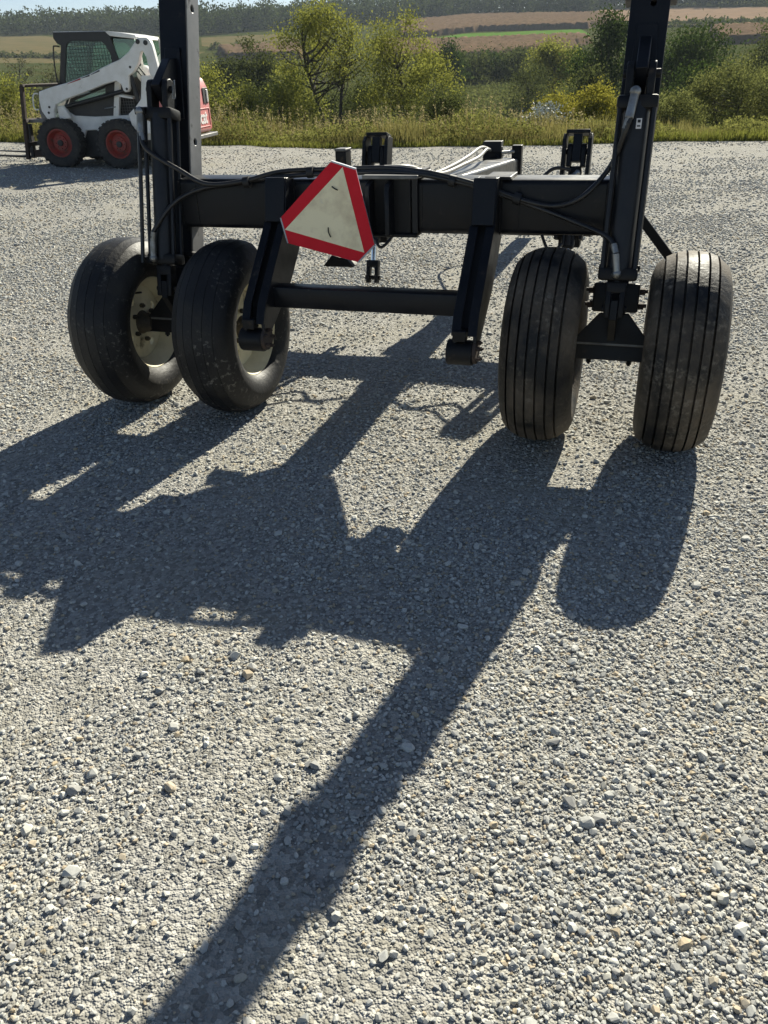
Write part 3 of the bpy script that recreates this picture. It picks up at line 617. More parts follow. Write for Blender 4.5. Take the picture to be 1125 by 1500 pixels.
# vertical steel line beside the left cylinder
B().tube([t((-1.135, -.165, 1.36)), t((-1.137, -.168, 1.0)), t((-1.145, -.165, .70))], .0095, n=8).build('steel_line', M['hose'], cart)
bx('line_clamp', t((-1.13, -.15, 1.365)), (.05, .04, .03), M['paint2'], cart)
hose([(.02, .1, 1.13), (.11, .2, 1.12), (.13, .5, 1.06), (.12, 1.0, 1.045), (.10, 1.5, 1.045), (.03, 2.2, 1.03), (0, 2.62, .99)], .010, M['hose_pale'])
hose([(.06, .12, 1.115), (.16, .22, 1.105), (.17, .55, 1.055), (.16, 1.1, 1.04), (.14, 1.6, 1.03), (.05, 2.3, 1.01), (.02, 2.62, .98)], .010, M['hose_pale'])
for xs_, z_ in ((.2, 1.0), (-.62, 1.05)): pass
B().prism([(.05, 1.1), (.048, .86), (.0425, .85), (.0425, 1.115), (.27, 1.115), (.27, 1.1)], .16, .184, 'x').build('hose_strap', M['black'], cart)
for xp in (-.53, .70):
    s = -1 if xp > 0 else 1
    fitting(t((xp + s * -.02, 1.44, 1.315)), t((xp + s * .045, 1.41, 1.265)), .014)
    hose([t((xp + s * .045, 1.41, 1.265)), t((xp + s * .10, 1.39, 1.2)), t((xp + s * .2, 1.37, 1.12)), (xp + s * .34, 1.62, .92), (.1 + s * -.12, 1.66, .9)], .012)
    hose([t((xp + s * .02, 1.44, 1.33)), t((xp + s * .12, 1.40, 1.33)), t((xp + s * .25, 1.37, 1.22)), (xp + s * .42, 1.6, .93)], .010)
    hose([t((xp + s * .03, 1.44, .92)), t((xp + s * .1, 1.4, .88)), (xp + s * .22, 1.66, .68), (xp + s * .34, 1.68, .67), (xp + s * .5, 1.7, .70)], .0095)
hose([(-.05, 3.4, .62), (-.2, 3.6, .56), (-.33, 3.95, .52), (-.24, 4.3, .52), (-.06, 4.1, .54), (.0, 3.75, .58), (.04, 3.42, .65)], .011)  # unseen loop, added behind the beam to cast a ring shadow
# sticker on the right cylinder
stk = B().box((1.066, -.1585, 1.275), (.02, .004, .036)).build('warning_sticker', M['letter'], cart); in_mast(stk)
in_mast(B().box((1.066, -.1615, 1.283), (.011, .002, .010)).box((1.066, -.1615, 1.266), (.012, .002, .005)).build('sticker_print', M['black'], stk)); stk.children[0].location = (0, 0, 0); stk.children[0].rotation_euler = (0, 0, 0)
# cotter clip on left clevis pin
clip('hairpin_clip', (Lx + .073, -.105, 1.465), cart)

# ------------------------------------------------------------------ slow-vehicle warning sign tied to the beam
sg = empty('warning_sign', (0, 0, 0)); sg.matrix_world = Matrix.Translation((.0069, 3.6291, 0)) @ Matrix.Rotation(-YAW, 4, 'Z') @ Matrix.Translation((0, -.1, 0))
tag(sg, 'faded red-bordered triangular slow-vehicle sign hanging crooked on the rear beam', 'warning sign')
hexa = [(-.147, 1.175), (-.041, 1.145), (.029, .841), (-.048, .768), (-.377, .841), (-.401, .948)]
tri = [(-.096, 1.156), (-.016, .808), (-.388, .898)]
back = B().prism(hexa, .002, .006, 'y').build('back_plate', M['sign_edge'], sg)
B().prism(hexa, -.002, .0018, 'y').build('red_border', M['sign_red'], sg)
cxm = sum(p[0] for p in tri) / 3; cym = sum(p[1] for p in tri) / 3
B().prism([(cxm + (x - cxm) * .985, cym + (z - cym) * .985) for x, z in tri], -.0045, -.0022, 'y').build('triangle_panel', M['sign_cream'], sg)
for a, b in ((0, 1), (2, 3), (4, 5)):
    p, q_ = hexa[a], hexa[b]; mx_ = ((p[0] + q_[0]) / 2, (p[1] + q_[1]) / 2); ln_ = math.hypot(q_[0] - p[0], q_[1] - p[1]); an = math.atan2(q_[1] - p[1], q_[0] - p[0])
    B().box((mx_[0], .004, mx_[1]), (ln_, .016, .006), Matrix.Rotation(-an, 3, 'Y')).build('bent_edge', M['sign_edge'], sg)
B().tube([(-.149, -.006, 1.078), (-.138, -.010, 1.071), (-.123, -.006, 1.064)], .0028, n=6).build('wire_tie', M['black'], sg)
B().tube([(-.178, -.006, .912), (-.176, -.010, .892), (-.169, -.006, .872)], .0028, n=6).build('wire_tie', M['black'], sg)
bx('mount_arm', (-.13, .09, 1.02), (.05, .17, .02), M['paint2'], sg)
#PART3
# ------------------------------------------------------------------ skid steer loader
HD = R(8); SP0 = Vector((-4.381, 14.999, .15)); SF = Vector((-math.cos(HD), math.sin(HD), 0)); SN = Vector((math.sin(HD), math.cos(HD), 0))
loader = empty('skid_steer_loader', SP0 + SF * .5 + SN * .85, PI - HD)
tag(loader, 'white skid steer loader with black cab, red wheels and pallet forks', 'skid steer loader')
def SQ(u, v, w): return (u - .5, .85 - w, v)
def plate(name, poly, w0, w1, m, parent=loader, holes=(), bev=.006):
    b = B().prism([(u - .5, v) for u, v in poly], .85 - w0, .85 - w1, 'y', holes=[[(u - .5, v) for u, v in h] for h in holes])
    return b.build(name, m, parent, bev=bev)
ARM = [(1.233, 1.222), (1.009, 1.279), (.688, 1.341), (.273, 1.453), (-.12, 1.59), (-.301, 1.645), (-.468, 1.743), (-.636, 1.908), (-.684, 1.941), (-.807, 1.936), (-.863, 1.9), (-.89, 1.823), (-.915, 1.65), (-.945, 1.422), (-.873, 1.336), (-.775, 1.402), (-.769, 1.568), (-.761, 1.66), (-.72, 1.75), (-.68, 1.74), (-.616, 1.591), (-.494, 1.455), (-.409, 1.405), (-.385, 1.227), (-.345, 1.172), (-.30, 1.166), (-.268, 1.20), (-.25, 1.285), (-.173, 1.341), (.051, 1.294), (.468, 1.172), (.77, 1.098), (.98, 1.015), (1.034, .921), (1.038, .819), (1.178, .794), (1.255, .927), (1.262, 1.094)]
for w0, w1, cap in ((.07, .19, 1), (1.51, 1.63, 0)):
    la = plate('lift_arm', ARM, w0, w1, M['white'], bev=.012)
    for (u, v) in ((-.66, 1.885), (-.79, 1.865)):
        B().cyl(SQ(u, v, w0 - .015), SQ(u, v, w0 + .01), .036, n=18).build('pivot_pin', M['cabblack'], la, bev=.004)
    for (u, v) in ((1.1, .985), (1.13, .9), (-.34, 1.215), (-.46, 1.53)): B().cyl(SQ(u, v, w0 - .008), SQ(u, v, w0 + .01), .02, n=12).build('pin_head', M['dkgrey'], la, bev=.003)
    if cap:
        for k, (u0, v0, u1, v1, m_) in enumerate(((.70, 1.316, .44, 1.388, 'decal_red'), (.42, 1.393, .27, 1.433, 'cabblack'), (.24, 1.44, .08, 1.497, 'cabblack'))):
            plate('arm_stripe', [(u0, v0), (u1, v1 - .012), (u1, v1 + .012), (u0, v0 + .006)], w0 - .0035, w0 - .0005, M[m_], la, bev=0)
    # rear tower and lift link
    tw = plate('rear_tower', [(-.60, 1.40), (-.749, 1.402), (-.868, 1.362), (-.72, 1.305), (-.66, 1.08), (-.72, .9), (-.95, .86), (-1.02, .55), (-.434, .52), (-.30, .62), (-.262, .835), (-.42, .95), (-.53, 1.06), (-.57, 1.25)], w0 + .06, w1 + .07, M['white'], bev=.01)
    B().tube([SQ(-.398, 1.42, w0 + .1), SQ(-.47, 1.02, w0 + .1)], .045, n=14, sub=1).build('lift_cylinder', M['cabblack'], tw)
    B().tube([SQ(.93, .965, w0 + .13), SQ(-.30, 1.20, w0 + .13)], .034, n=14, sub=1).build('tilt_cylinder', M['cabblack'], la)
    B().tube([SQ(.95, .96, w0 + .13), SQ(1.06, .90, w0 + .13)], .022, n=10, sub=1).build('tilt_rod', M['chrome'], la)
    plate('tilt_link', [(1.0, 1.0), (.87, 1.0), (.78, .80), (1.0, .78)], w0 + .06, w0 + .16, M['white'], la, bev=.02)
# cab
CABP = [(.879, 2.084), (-.031, 2.06), (-.101, 1.99), (-.173, 1.659), (-.144, 1.304), (.3, 1.2), (.88, 1.15), (.95, 1.33), (.785, 1.886), (.851, 1.923), (.893, 1.994)]
WIN = [(.70, 1.85), (.65, 1.925), (.569, 1.945), (.081, 1.928), (.02, 1.885), (-.065, 1.72), (-.06, 1.56), (.05, 1.37), (.80, 1.24), (.85, 1.33), (.735, 1.72)]
cab = plate('cab', CABP, .30, .35, M['cabblack'], holes=[WIN])
plate('cab_side', CABP, 1.30, 1.35, M['cabblack'], cab, holes=[WIN])
for w in (.325, 1.325): plate('side_window', [(.5 + (u - .42) * 1.02, v) if 0 else (u, v) for u, v in WIN], w - .004, w + .004, M['glass'], cab, bev=0)
for w in (.305, 1.345):
    gd = B()
    for k in range(19):
        u = -.06 + k * .05; top = 1.94 if u < .6 else 1.94 - (u - .6) * 1.6
        gd.box(SQ(u, (1.26 + top) / 2 + (.0), w), (.006, .006, top - 1.26))
    for k in range(13):
        v = 1.30 + k * .052; gd.box(SQ(.33, v, w), (.80 - max(0, v - 1.6) * .35, .006, .006))
    gd.build('window_guard', M['cabblack'], cab)
roof = plate('roof', [(.88, 2.088), (-.031, 2.064), (-.30, 2.03), (-.541, 1.985), (-.56, 1.93), (-.101, 1.99), (-.031, 2.05), (.87, 2.07)], .30, 1.35, M['white'], cab, bev=.01)
for k in range(4): B().box(SQ(-.16 - k * .1, 2.036 - k * .017, .82), (.02, .9, .02), Matrix.Rotation(R(-9), 3, 'Y')).build('roof_rib', M['white'], roof)
RQ = [(-.135, 1.955), (-.54, 1.925), (-.55, 1.75), (-.3, 1.5), (-.16, 1.62)]
for w0 in (.33, 1.3): plate('rear_quarter_glass', RQ, w0, w0 + .008, M['glass'], cab, bev=0)
B().tube([SQ(-.56, 1.96, .34), SQ(-.57, 1.4, .34)], .02, sub=1).build('rear_pillar', M['white'], cab); B().tube([SQ(-.56, 1.96, 1.31), SQ(-.57, 1.4, 1.31)], .02, sub=1).build('rear_pillar', M['white'], cab)
plate('visor', [(.893, 2.0), (.879, 2.084), (.80, 2.084), (.80, 1.9), (.85, 1.92)], .35, 1.30, M['cabblack'], cab)
plate('windshield', [(.775, 1.88), (.783, 1.88), (.94, 1.34), (.932, 1.34)], .36, 1.29, M['glass'], cab, bev=0)
B().tube([SQ(.80, 1.87, .28), SQ(.87, 1.88, .26), SQ(.90, 1.85, .25), SQ(.94, 1.6, .25), SQ(.955, 1.36, .26), SQ(.92, 1.33, .28)], .011, n=8).build('grab_rail', M['cabblack'], cab)
st = B().box(SQ(.1, 1.1, .82), (.5, .5, .12), bev=.03).box(SQ(-.12, 1.38, .82), (.12, .48, .6), bev=.03)
st.build('seat', M['dkgrey'], cab)
# body
body = plate('body', [(1.117, .93), (.90, .92), (.77, .835), (.408, .81), (-.235, .82), (-.45, .62), (-.95, .58), (-.95, .42), (.28, .42), (.42, .60), (.62, .60), (.72, .42), (1.08, .42)], .27, 1.43, M['white'], bev=.015)
plate('chassis', [(1.15, .62), (1.15, .2), (.9, .17), (-.7, .17), (-1.0, .3), (-1.0, .62)], .33, 1.37, M['dkgrey'], body, bev=.02)
for w0 in (.29, 1.38):
    plate('side_panel', [(.92, .915), (.8, 1.1), (.4, 1.19), (-.05, 1.31), (.06, .815), (.41, .805), (.77, .825)], w0, w0 + .03, M['dkgrey'], body, holes=[[(.745, 1.065), (.70, 1.05), (.52, 1.065), (.16, 1.14), (.13, 1.245)]])
    plate('body_post', [(-.06, 1.33), (-.15, 1.33), (-.02, .80), (.075, .80)], w0 - .02, w0 + .06, M['white'], body)
    plate('lower_window', [(.745, 1.068), (.70, 1.045), (.50, 1.06), (.15, 1.13), (.12, 1.25)], w0 + .01, w0 + .018, M['glass'], body, bev=0)
sc_ = B()
for k in range(7): sc_.box(SQ(-.30 + k * .045, .95, .36), (.006, .006, .27))
for k in range(6): sc_.box(SQ(-.16, .84 + k * .045, .36), (.30, .006, .006))
sc_.build('side_screen', M['fade'], body)
plate('engine_bay', [(-.05, 1.35), (-.55, 1.4), (-.6, .8), (.0, .8)], .42, 1.28, M['black'], body)
plate('shelf_panel', [(-.12, 1.14), (-.36, 1.09), (-.36, 1.06), (-.12, 1.1)], .2, .4, M['white'], body)
B().ball(SQ(-.55, 1.42, .45), .14, 16).build('tank_dome', M['white'], body)
B().tube([SQ(-.50, 1.56, .22), SQ(-.58, 1.5, .2), SQ(-.66, 1.36, .2), SQ(-.62, 1.2, .22)], .014, n=8).build('hydraulic_hose', M['black'], body)
B().tube([SQ(-.46, 1.5, .24), SQ(-.56, 1.42, .22), SQ(-.60, 1.3, .24)], .012, n=8).build('hydraulic_hose', M['black'], body)
B().tube([SQ(.20, .93, .26), SQ(.0, .95, .26)], .01, n=8, sub=1).build('panel_latch', M['steel'], body)
# tail
TQ = -1.2
tail = plate('tailgate', [(-.80, .48), (TQ, .46), (TQ - .06, .52), (TQ - .05, 1.18), (TQ + .02, 1.33), (TQ + .12, 1.37), (-.80, 1.38)], .16, 1.54, M['red'], bev=.03)
def rear(name, w0, w1, v0, v1, d, m): return bx(name, SQ(TQ - .055 - d / 2, (v0 + v1) / 2, (w0 + w1) / 2), (d, w1 - w0, v1 - v0), m, tail, bev=.006)
rear('tail_lamp_recess', 1.20, 1.46, .93, 1.18, .012, M['black']); rear('tail_lamp_recess', .24, .5, .93, 1.18, .012, M['black'])
rear('tail_lamp', 1.36, 1.43, .95, 1.15, .03, M['lamp']); rear('tail_lamp', .27, .34, .95, 1.15, .03, M['lamp'])
rear('panel_rib', .26, 1.44, .845, .86, .014, M['red']); rear('panel_rib', .26, 1.44, .555, .57, .014, M['red']); rear('panel_rib', 1.425, 1.44, .57, .845, .014, M['red']); rear('panel_rib', .26, .275, .57, .845, .014, M['red'])
cu = bpy.data.curves.new('tail_letters', 'FONT'); cu.body = 'Bobcat'; cu.size = .31; cu.extrude = .004; cu.offset = .006; cu.align_x = 'CENTER'
to = bpy.data.objects.new('tmp', cu); COL.objects.link(to); dg = bpy.context.evaluated_depsgraph_get(); me = bpy.data.meshes.new_from_object(to.evaluated_get(dg)); bpy.data.objects.remove(to)
lt = link('tail_letters', me, M['letter'], tail)
# letters on the rear face (normal -x local): text x runs along -y local (w direction), text y up
lt.matrix_local = Matrix(((0, 0, -1, TQ - .5 - .062), (-1, 0, 0, 0), (0, 1, 0, .615), (0, 0, 0, 1)))
bx('rear_bumper', SQ(TQ - .05, .42, .85), (.16, 1.5, .06), M['fade'], tail, bev=.01)
# wheels
def lwheel(u, v, w, side):
    b = B(); Rr, h = .385, .135
    prof = [(-h * .6, .21), (-h * .95, .25), (-h, .32), (-h * .92, Rr - .02), (-h * .75, Rr), (h * .75, Rr), (h * .92, Rr - .02), (h, .32), (h * .95, .25), (h * .6, .21)]
    b.lathe(prof, 60, axis='y')
    for k in range(26):
        a = 2 * PI * k / 26
        for s in (-1, 1):
            aa = a + (PI / 26 if s > 0 else 0)
            b.box((Rr * .985 * math.sin(aa), s * h * .52, Rr * .985 * math.cos(aa)), (.055, h * .9, .03), Matrix.Rotation(aa, 3, 'Y') @ Matrix.Rotation(s * .35, 3, 'Z'))
    wh = b.build('loader_wheel', M['tyre_skid'], loader, loc=SQ(u, v, w)); s = side
    B().lathe([(s * h * .75, .225), (s * h * .8, .205), (s * h * .55, .19), (s * .0, .165), (s * .02, .12), (s * .05, .115), (s * .055, .0001)], 40, axis='y').build('wheel_rim', M['redrim'], wh)
    B().cyl((0, s * .05, 0), (0, s * .085, 0), .05, n=18).build('hub_cap', M['dkgrey'], wh, bev=.006)
    for k in range(8): B().cyl((.088 * math.cos(k * PI / 4), s * .05, .088 * math.sin(k * PI / 4)), (.088 * math.cos(k * PI / 4), s * .072, .088 * math.sin(k * PI / 4)), .013, n=6, smooth=False).build('lug_nut', M['redrim'], wh)
for w, s in ((.14, 1), (1.56, -1)): lwheel(1.04, .425, w, s); lwheel(-.03, .378, w, s)
# pallet forks
fk = B()
for w in (.22, 1.48): fk.box(SQ(1.69, .74, w), (.06, .07, 1.16), Matrix.Rotation(R(-9), 3, 'Y'))
fk.box(SQ(1.585, 1.32, .85), (.05, 1.33, .045)).box(SQ(1.74, .40, .85), (.05, 1.33, .07)).box(SQ(1.67, .78, .85), (.06, 1.33, .06))
fo = fk.build('fork_carriage', M['rust'], loader, bev=.005)
bx('top_bar', SQ(1.24, 1.31, .3), (.72, .05, .035), M['rust'], fo); bx('top_bar', SQ(1.24, 1.31, 1.4), (.72, .05, .035), M['rust'], fo)
plate('coupler', [(1.35, 1.2), (1.22, 1.2), (1.2, .6), (1.40, .6), (1.42, .95)], .3, 1.4, M['fade'], fo)
bx('coupler_step', SQ(1.52, .77, .4), (.34, .22, .05), M['fade'], fo)
B().tube([SQ(1.29, 1.19, .14), SQ(1.36, 1.19, .14), SQ(1.40, 1.12, .14), SQ(1.41, .97, .14), SQ(1.34, .95, .14)], .012, n=8).build('lever', M['white'], fo)
for w in (.45, 1.2): B().prism([(1.75 - .5, .72), (1.81 - .5, .72), (1.85 - .5, .205), (2.9 - .5, .255), (2.9 - .5, .24), (1.79 - .5, .165)], .85 - w, .85 - w - .1, 'y').build('fork_tine', M['black'], fo, bev=.004)
bx('carriage_foot', SQ(1.62, .24, .5), (.3, .1, .12), M['rust'], fo)

# ------------------------------------------------------------------ trees, shrubs
M['leafA'] = leafmat('leaf_green', (.10, .115, .03), (.25, .25, .07)); M['leafY'] = leafmat('leaf_yellow', (.14, .14, .03), (.27, .245, .06))
M['leafD'] = leafmat('leaf_dark', (.020, .036, .012), (.055, .078, .022), tr=.36); M['leafM'] = leafmat('leaf_mid', (.034, .046, .018), (.092, .102, .038), tr=.4)
M['leafW'] = leafmat('leaf_willow', (.065, .078, .03), (.16, .165, .062)); M['leafG'] = leafmat('leaf_greyish', (.07, .075, .04), (.12, .12, .065), tr=.3)
M['petal'] = mat('petal', (.62, .64, .6), rough=.7)
def leaves(P, size, m, name, parent, seed, aspect=.5, droop=0):
    r = np.random.default_rng(seed); n = len(P)
    a = r.normal(size=(n, 3)); a[:, 2] -= droop; a /= np.linalg.norm(a, axis=1)[:, None]
    b = np.cross(a, r.normal(size=(n, 3))); b /= np.linalg.norm(b, axis=1)[:, None] + 1e-9
    s = size * r.uniform(.6, 1.35, n)[:, None]; u = a * s * .5; v = b * s * .5 * aspect
    V = np.stack([P - u, P + v * 1.0 - u * .1, P + u, P - v - u * .1], 1).reshape(-1, 3); F = np.arange(4 * n).reshape(-1, 4)
    return from_np(name, V, F, m, parent)
def tree(name, label, x, y, h, w, leaf, seed, n=5000, size=.12, stem=True, cbase=.3, clumps=26, cs=.17, group=None, trunkr=None, squash=1.0, cat='tree', lean=0, multi=1, droop=.2, extra=None, hollow=.35, dense=1.9):
    r = np.random.default_rng(seed); z = float(T(x, y)) - .05
    o = empty(name, (x, y, z)); tag(o, label, cat, group)
    cz = h * (cbase + (1 - cbase) * .52); rz = h * (1 - cbase) * .52; rx = w * .5
    C = []
    while len(C) < clumps:
        p = r.uniform(-1, 1, 3); q = np.linalg.norm(p)
        if q > 1 or q < hollow: continue
        taper = 1 - .35 * max(0, p[2]) ** 2
        C.append((p[0] * rx * taper * .9 + lean * (p[2] + 1) * .3, p[1] * rx * taper * .9, cz + p[2] * rz * .9))
    C = np.array(C)
    tr = trunkr or h * .016
    if stem:
        tb = B(); tops = []
        for s in range(multi):
            an = s * 2 * PI / max(1, multi) + .5; sp = .0 if multi == 1 else w * .12
            pts = [(sp * .3 * math.cos(an), sp * .3 * math.sin(an), 0)]
            for k in range(1, 5):
                f = k / 4; pts.append((lean * f * .5 + r.normal(0, .02 * h) + sp * f * 2 * math.cos(an), r.normal(0, .02 * h) + sp * f * 2 * math.sin(an), h * (cbase + .42) * f))
            tb.tube(pts, [tr, tr * .35], n=8, sub=4); tops.append(pts)
        tb.build('trunk', M['bark'], o)
        bb = B()
        for k, c in enumerate(C):
            pts = tops[k % len(tops)]; f = min(.95, max(.3, (c[2] / h - .12) * r.uniform(.75, 1.0) / (cbase + .42))); s0 = f * 4; i0 = min(3, int(s0)); q = np.array(pts[i0]) + (np.array(pts[i0 + 1]) - np.array(pts[i0])) * (s0 - i0)
            mid = (q * .5 + c * .5) + np.array([0, 0, -.03 * h]) + r.normal(0, .03 * w, 3)
            bb.tube([q, mid, c], [tr * .38, tr * .08], n=5, sub=3)
        bb.build('branches', M['bark'], o)
    n = int(n * dense); per = r.dirichlet(np.full(len(C), 3.0)) * n; P = []
    for c, k in zip(C, per):
        k = int(k); e = r.normal(0, 1, (k, 3)) * np.array([w * cs, w * cs, w * cs * squash * .8]); P.append(c + e)
    P = np.concatenate(P); P = P[P[:, 2] > .05 * h]
    leaves(P, size, M[leaf], 'crown', o, seed + 1, droop=droop)
    if extra:
        top = P[np.argsort(P[:, 2] + .5 * r.normal(0, w * .2, len(P)))[-extra:]]; leaves(top + r.normal(0, .03, top.shape), .055, M['petal'], 'blossom', o, seed + 2, aspect=.9)
    return o
GT = 'trees and shrubs along the lot edge'; GV = 'trees in the valley'
tree('tree', 'tall airy green tree with dark slender trunk beyond the lot edge', -1.72, 38, 5.4, 4.9, 'leafA', 21, 10500, .10, cbase=.42, clumps=64, cs=.056, group=GT, trunkr=.09, multi=2, dense=1.05)
tree('tree', 'tall yellow-green tree right of the airy slender-trunked one', 1.57, 40, 5.7, 3.9, 'leafA', 22, 10500, .10, cbase=.2, clumps=60, cs=.075, group=GT, trunkr=.075, lean=-.2, dense=1.15)
tree('tree', 'low yellowish tree below and right of the tall yellow-green one', 2.7, 37, 3.7, 2.3, 'leafA', 23, 2600, .105, cbase=.12, clumps=26, cs=.12, group=GT, trunkr=.04)
tree('tree', 'dark rounded tree standing behind, left of the slender trunk', -9.4, 75, 8.0, 4.0, 'leafM', 24, 4200, .22, cbase=.1, clumps=36, cs=.11, group=GV)
tree('tree', 'small yellow-green tree just right of the loader tail', -5.7, 33, 2.7, 1.9, 'leafA', 25, 2600, .09, cbase=.08, clumps=24, cs=.13, group=GT, trunkr=.03)
tree('tree', 'low bushy green tree at the foot of the slender trunk', -3.04, 35, 2.5, 2.5, 'leafA', 26, 3600, .09, cbase=.14, clumps=30, cs=.11, group=GT, trunkr=.035, multi=2)
tree('tree', 'small loose green tree between loader and slender trunk', -4.6, 34, 2.3, 1.8, 'leafA', 27, 2600, .085, cbase=.15, clumps=24, cs=.12, group=GT, trunkr=.03)
tree('tree', 'thin low tree filling the gap between the two tall trees', .08, 42, 3.3, 2.2, 'leafM', 28, 2600, .1, cbase=.15, clumps=22, cs=.13, group=GT, trunkr=.035)
tree('tree', 'dark round tree alone at the foot of the brown corn strip', 13.56, 150, 6.8, 5.9, 'leafD', 29, 2600, .42, cbase=.04, clumps=30, cs=.14, group=GV)
for k, (x, y, h, w, d) in enumerate(((19, 165, 4.4, 6, 'low dark hedge tree right of the dark round one'), (23.8, 170, 4.6, 6.6, 'second dark hedge tree right of the dark round one'), (28, 168, 4.6, 6.6, 'third dark hedge tree right of the dark round one'), (32, 160, 4.4, 5.4, 'last dark hedge tree before the bright mid-valley tree'))):
    tree('hedge_tree', d, x, y, h, w, 'leafD' if k % 2 else 'leafM', 60 + k, 1500, .45, cbase=.0, clumps=18, cs=.17, group='hedge along the corn strip')
tree('tree', 'bright mid-valley tree below the green hay strip', 23.4, 112, 7.6, 6.2, 'leafA', 31, 3600, .32, cbase=.1, clumps=34, cs=.11, group=GV)
tree('tree', 'big dark tree left of the right-hand mast', 19.0, 72, 8.2, 5.6, 'leafD', 32, 6500, .25, cbase=.02, clumps=52, cs=.11, group=GV)
tree('tree', 'broad dark tree right of the right-hand mast', 28.4, 78, 7.2, 7.4, 'leafD', 33, 6500, .26, cbase=.02, clumps=50, cs=.11, group=GV)
tree('tree', 'dark tree at the right border of the picture', 36.4, 80, 7.6, 6, 'leafM', 34, 5200, .26, cbase=.02, clumps=40, cs=.12, group=GV)
tree('willow_tree', 'willow-like shrub tree with crooked dark stems at right', 12.3, 30, 2.4, 3.6, 'leafW', 35, 8500, .075, cbase=.16, clumps=52, cs=.075, group=GT, trunkr=.045, multi=3, lean=.4)
tree('willow_tree', 'willow-like shrub tree at the right picture border', 15.4, 34, 2.6, 2.8, 'leafW', 36, 5200, .085, cbase=.1, clumps=40, cs=.085, group=GT, trunkr=.04, multi=2)
tree('shrub', 'low green shrub right of the right-hand mast', 9.0, 26, 1.25, 2.2, 'leafW', 37, 5500, .06, cbase=.0, clumps=40, cs=.09, group=GT, cat='shrub', trunkr=.015)
tree('shrub', 'round yellow-leaved shrub left of the right-hand mast', 6.75, 26, 1.45, 1.7, 'leafY', 38, 5500, .065, cbase=.0, clumps=36, cs=.09, group=GT, cat='shrub', trunkr=.015)
tree('shrub', 'smaller yellow-green shrub behind the white blossoms', 5.75, 27, 1.25, 1.8, 'leafY', 39, 4200, .06, cbase=.0, clumps=30, cs=.1, group=GT, cat='shrub', trunkr=.015)
tree('flowering_shrub', 'shrub with white blossoms at the lot edge', 4.3, 21.6, .75, 1.35, 'leafG', 40, 3200, .05, cbase=.0, clumps=30, cs=.09, group=GT, cat='shrub', trunkr=.01, extra=900)
tree('shrub', 'dark leafy shrub right of the two tall trees', 2.55, 32, 1.75, 2.3, 'leafM', 41, 4200, .08, cbase=.0, clumps=30, cs=.11, group=GT, cat='shrub', trunkr=.02)
tree('shrub', 'yellow-green shrub at the left picture border', -13.9, 34, 2.3, 2.3, 'leafA', 42, 3600, .09, cbase=.0, clumps=28, cs=.12, group=GT, cat='shrub', trunkr=.02)
tree('bare_tree', 'thin nearly bare tree left of the loader cab', -42.2, 110, 8.4, 4.2, 'leafG', 43, 500, .22, cbase=.3, clumps=30, cs=.06, group=GV, trunkr=.1)
tree('shrub', 'grey-green valley shrub behind the loader forks', -30.5, 90, 5.2, 6.4, 'leafG', 44, 3000, .27, cbase=.0, clumps=30, cs=.13, group=GV, cat='shrub')
tree('shrub', 'grey-green valley shrub at far left below the tan field', -35.5, 85, 4.8, 6, 'leafM', 45, 3000, .27, cbase=.0, clumps=30, cs=.13, group=GV, cat='shrub')
tree('tree', 'green valley tree hidden behind loader and left mast', -19.8, 80, 7.2, 5, 'leafM', 46, 3600, .24, cbase=.05, clumps=30, cs=.12, group=GV)
tree('tree', 'grey-green valley tree right of the left mast', -15.6, 100, 7.2, 5.6, 'leafM', 47, 3600, .28, cbase=.02, clumps=34, cs=.12, group=GV)
rx_ = np.random.default_rng(300)
EX = [(-26, 62, 4.2, 4.6, 'leafG', 'grey-green shrub tree glimpsed between fork frame and cab'), (-21, 58, 3.4, 4, 'leafM', 'low green shrub tree behind the loader cab'), (-14.5, 62, 5.2, 4.4, 'leafM', 'mid-green tree just right of the left mast'), (-12, 56, 4.2, 4.2, 'leafA', 'rounded green tree left of the dark rounded one'), (-7.5, 60, 4.4, 3.6, 'leafM', 'mid-green tree in front of the dark rounded one'), (-4.5, 55, 4.6, 3.6, 'leafA', 'light green tree left behind the airy tall one'), (4.6, 54, 3.4, 3, 'leafM', 'small mid-green tree right behind the low yellowish one'), (15.5, 62, 4.4, 4, 'leafM', 'mid-green tree below the big dark one'), (22.5, 60, 4.6, 4.6, 'leafD', 'dark tree low behind the right-hand mast'), (27, 58, 4.2, 4.8, 'leafM', 'mid-green tree above the willow-like shrubs'), (32.5, 62, 5.2, 5, 'leafM', 'mid-green tree at far right behind the willow-like shrubs'), (17, 95, 6, 4.5, 'leafM', 'slim green tree left of the big dark one'), (-2, 70, 4, 4, 'leafM', 'mid-green tree low between the tall trees'), (36, 110, 8, 7, 'leafD', 'distant dark tree right of the mast top')]
for k, (x, y, h, w, lf, lb) in enumerate(EX): tree('tree', lb, x, y, h, w, lf, 400 + k, 2200, .2, cbase=.03, clumps=32, cs=.115, group=GV, trunkr=.06)
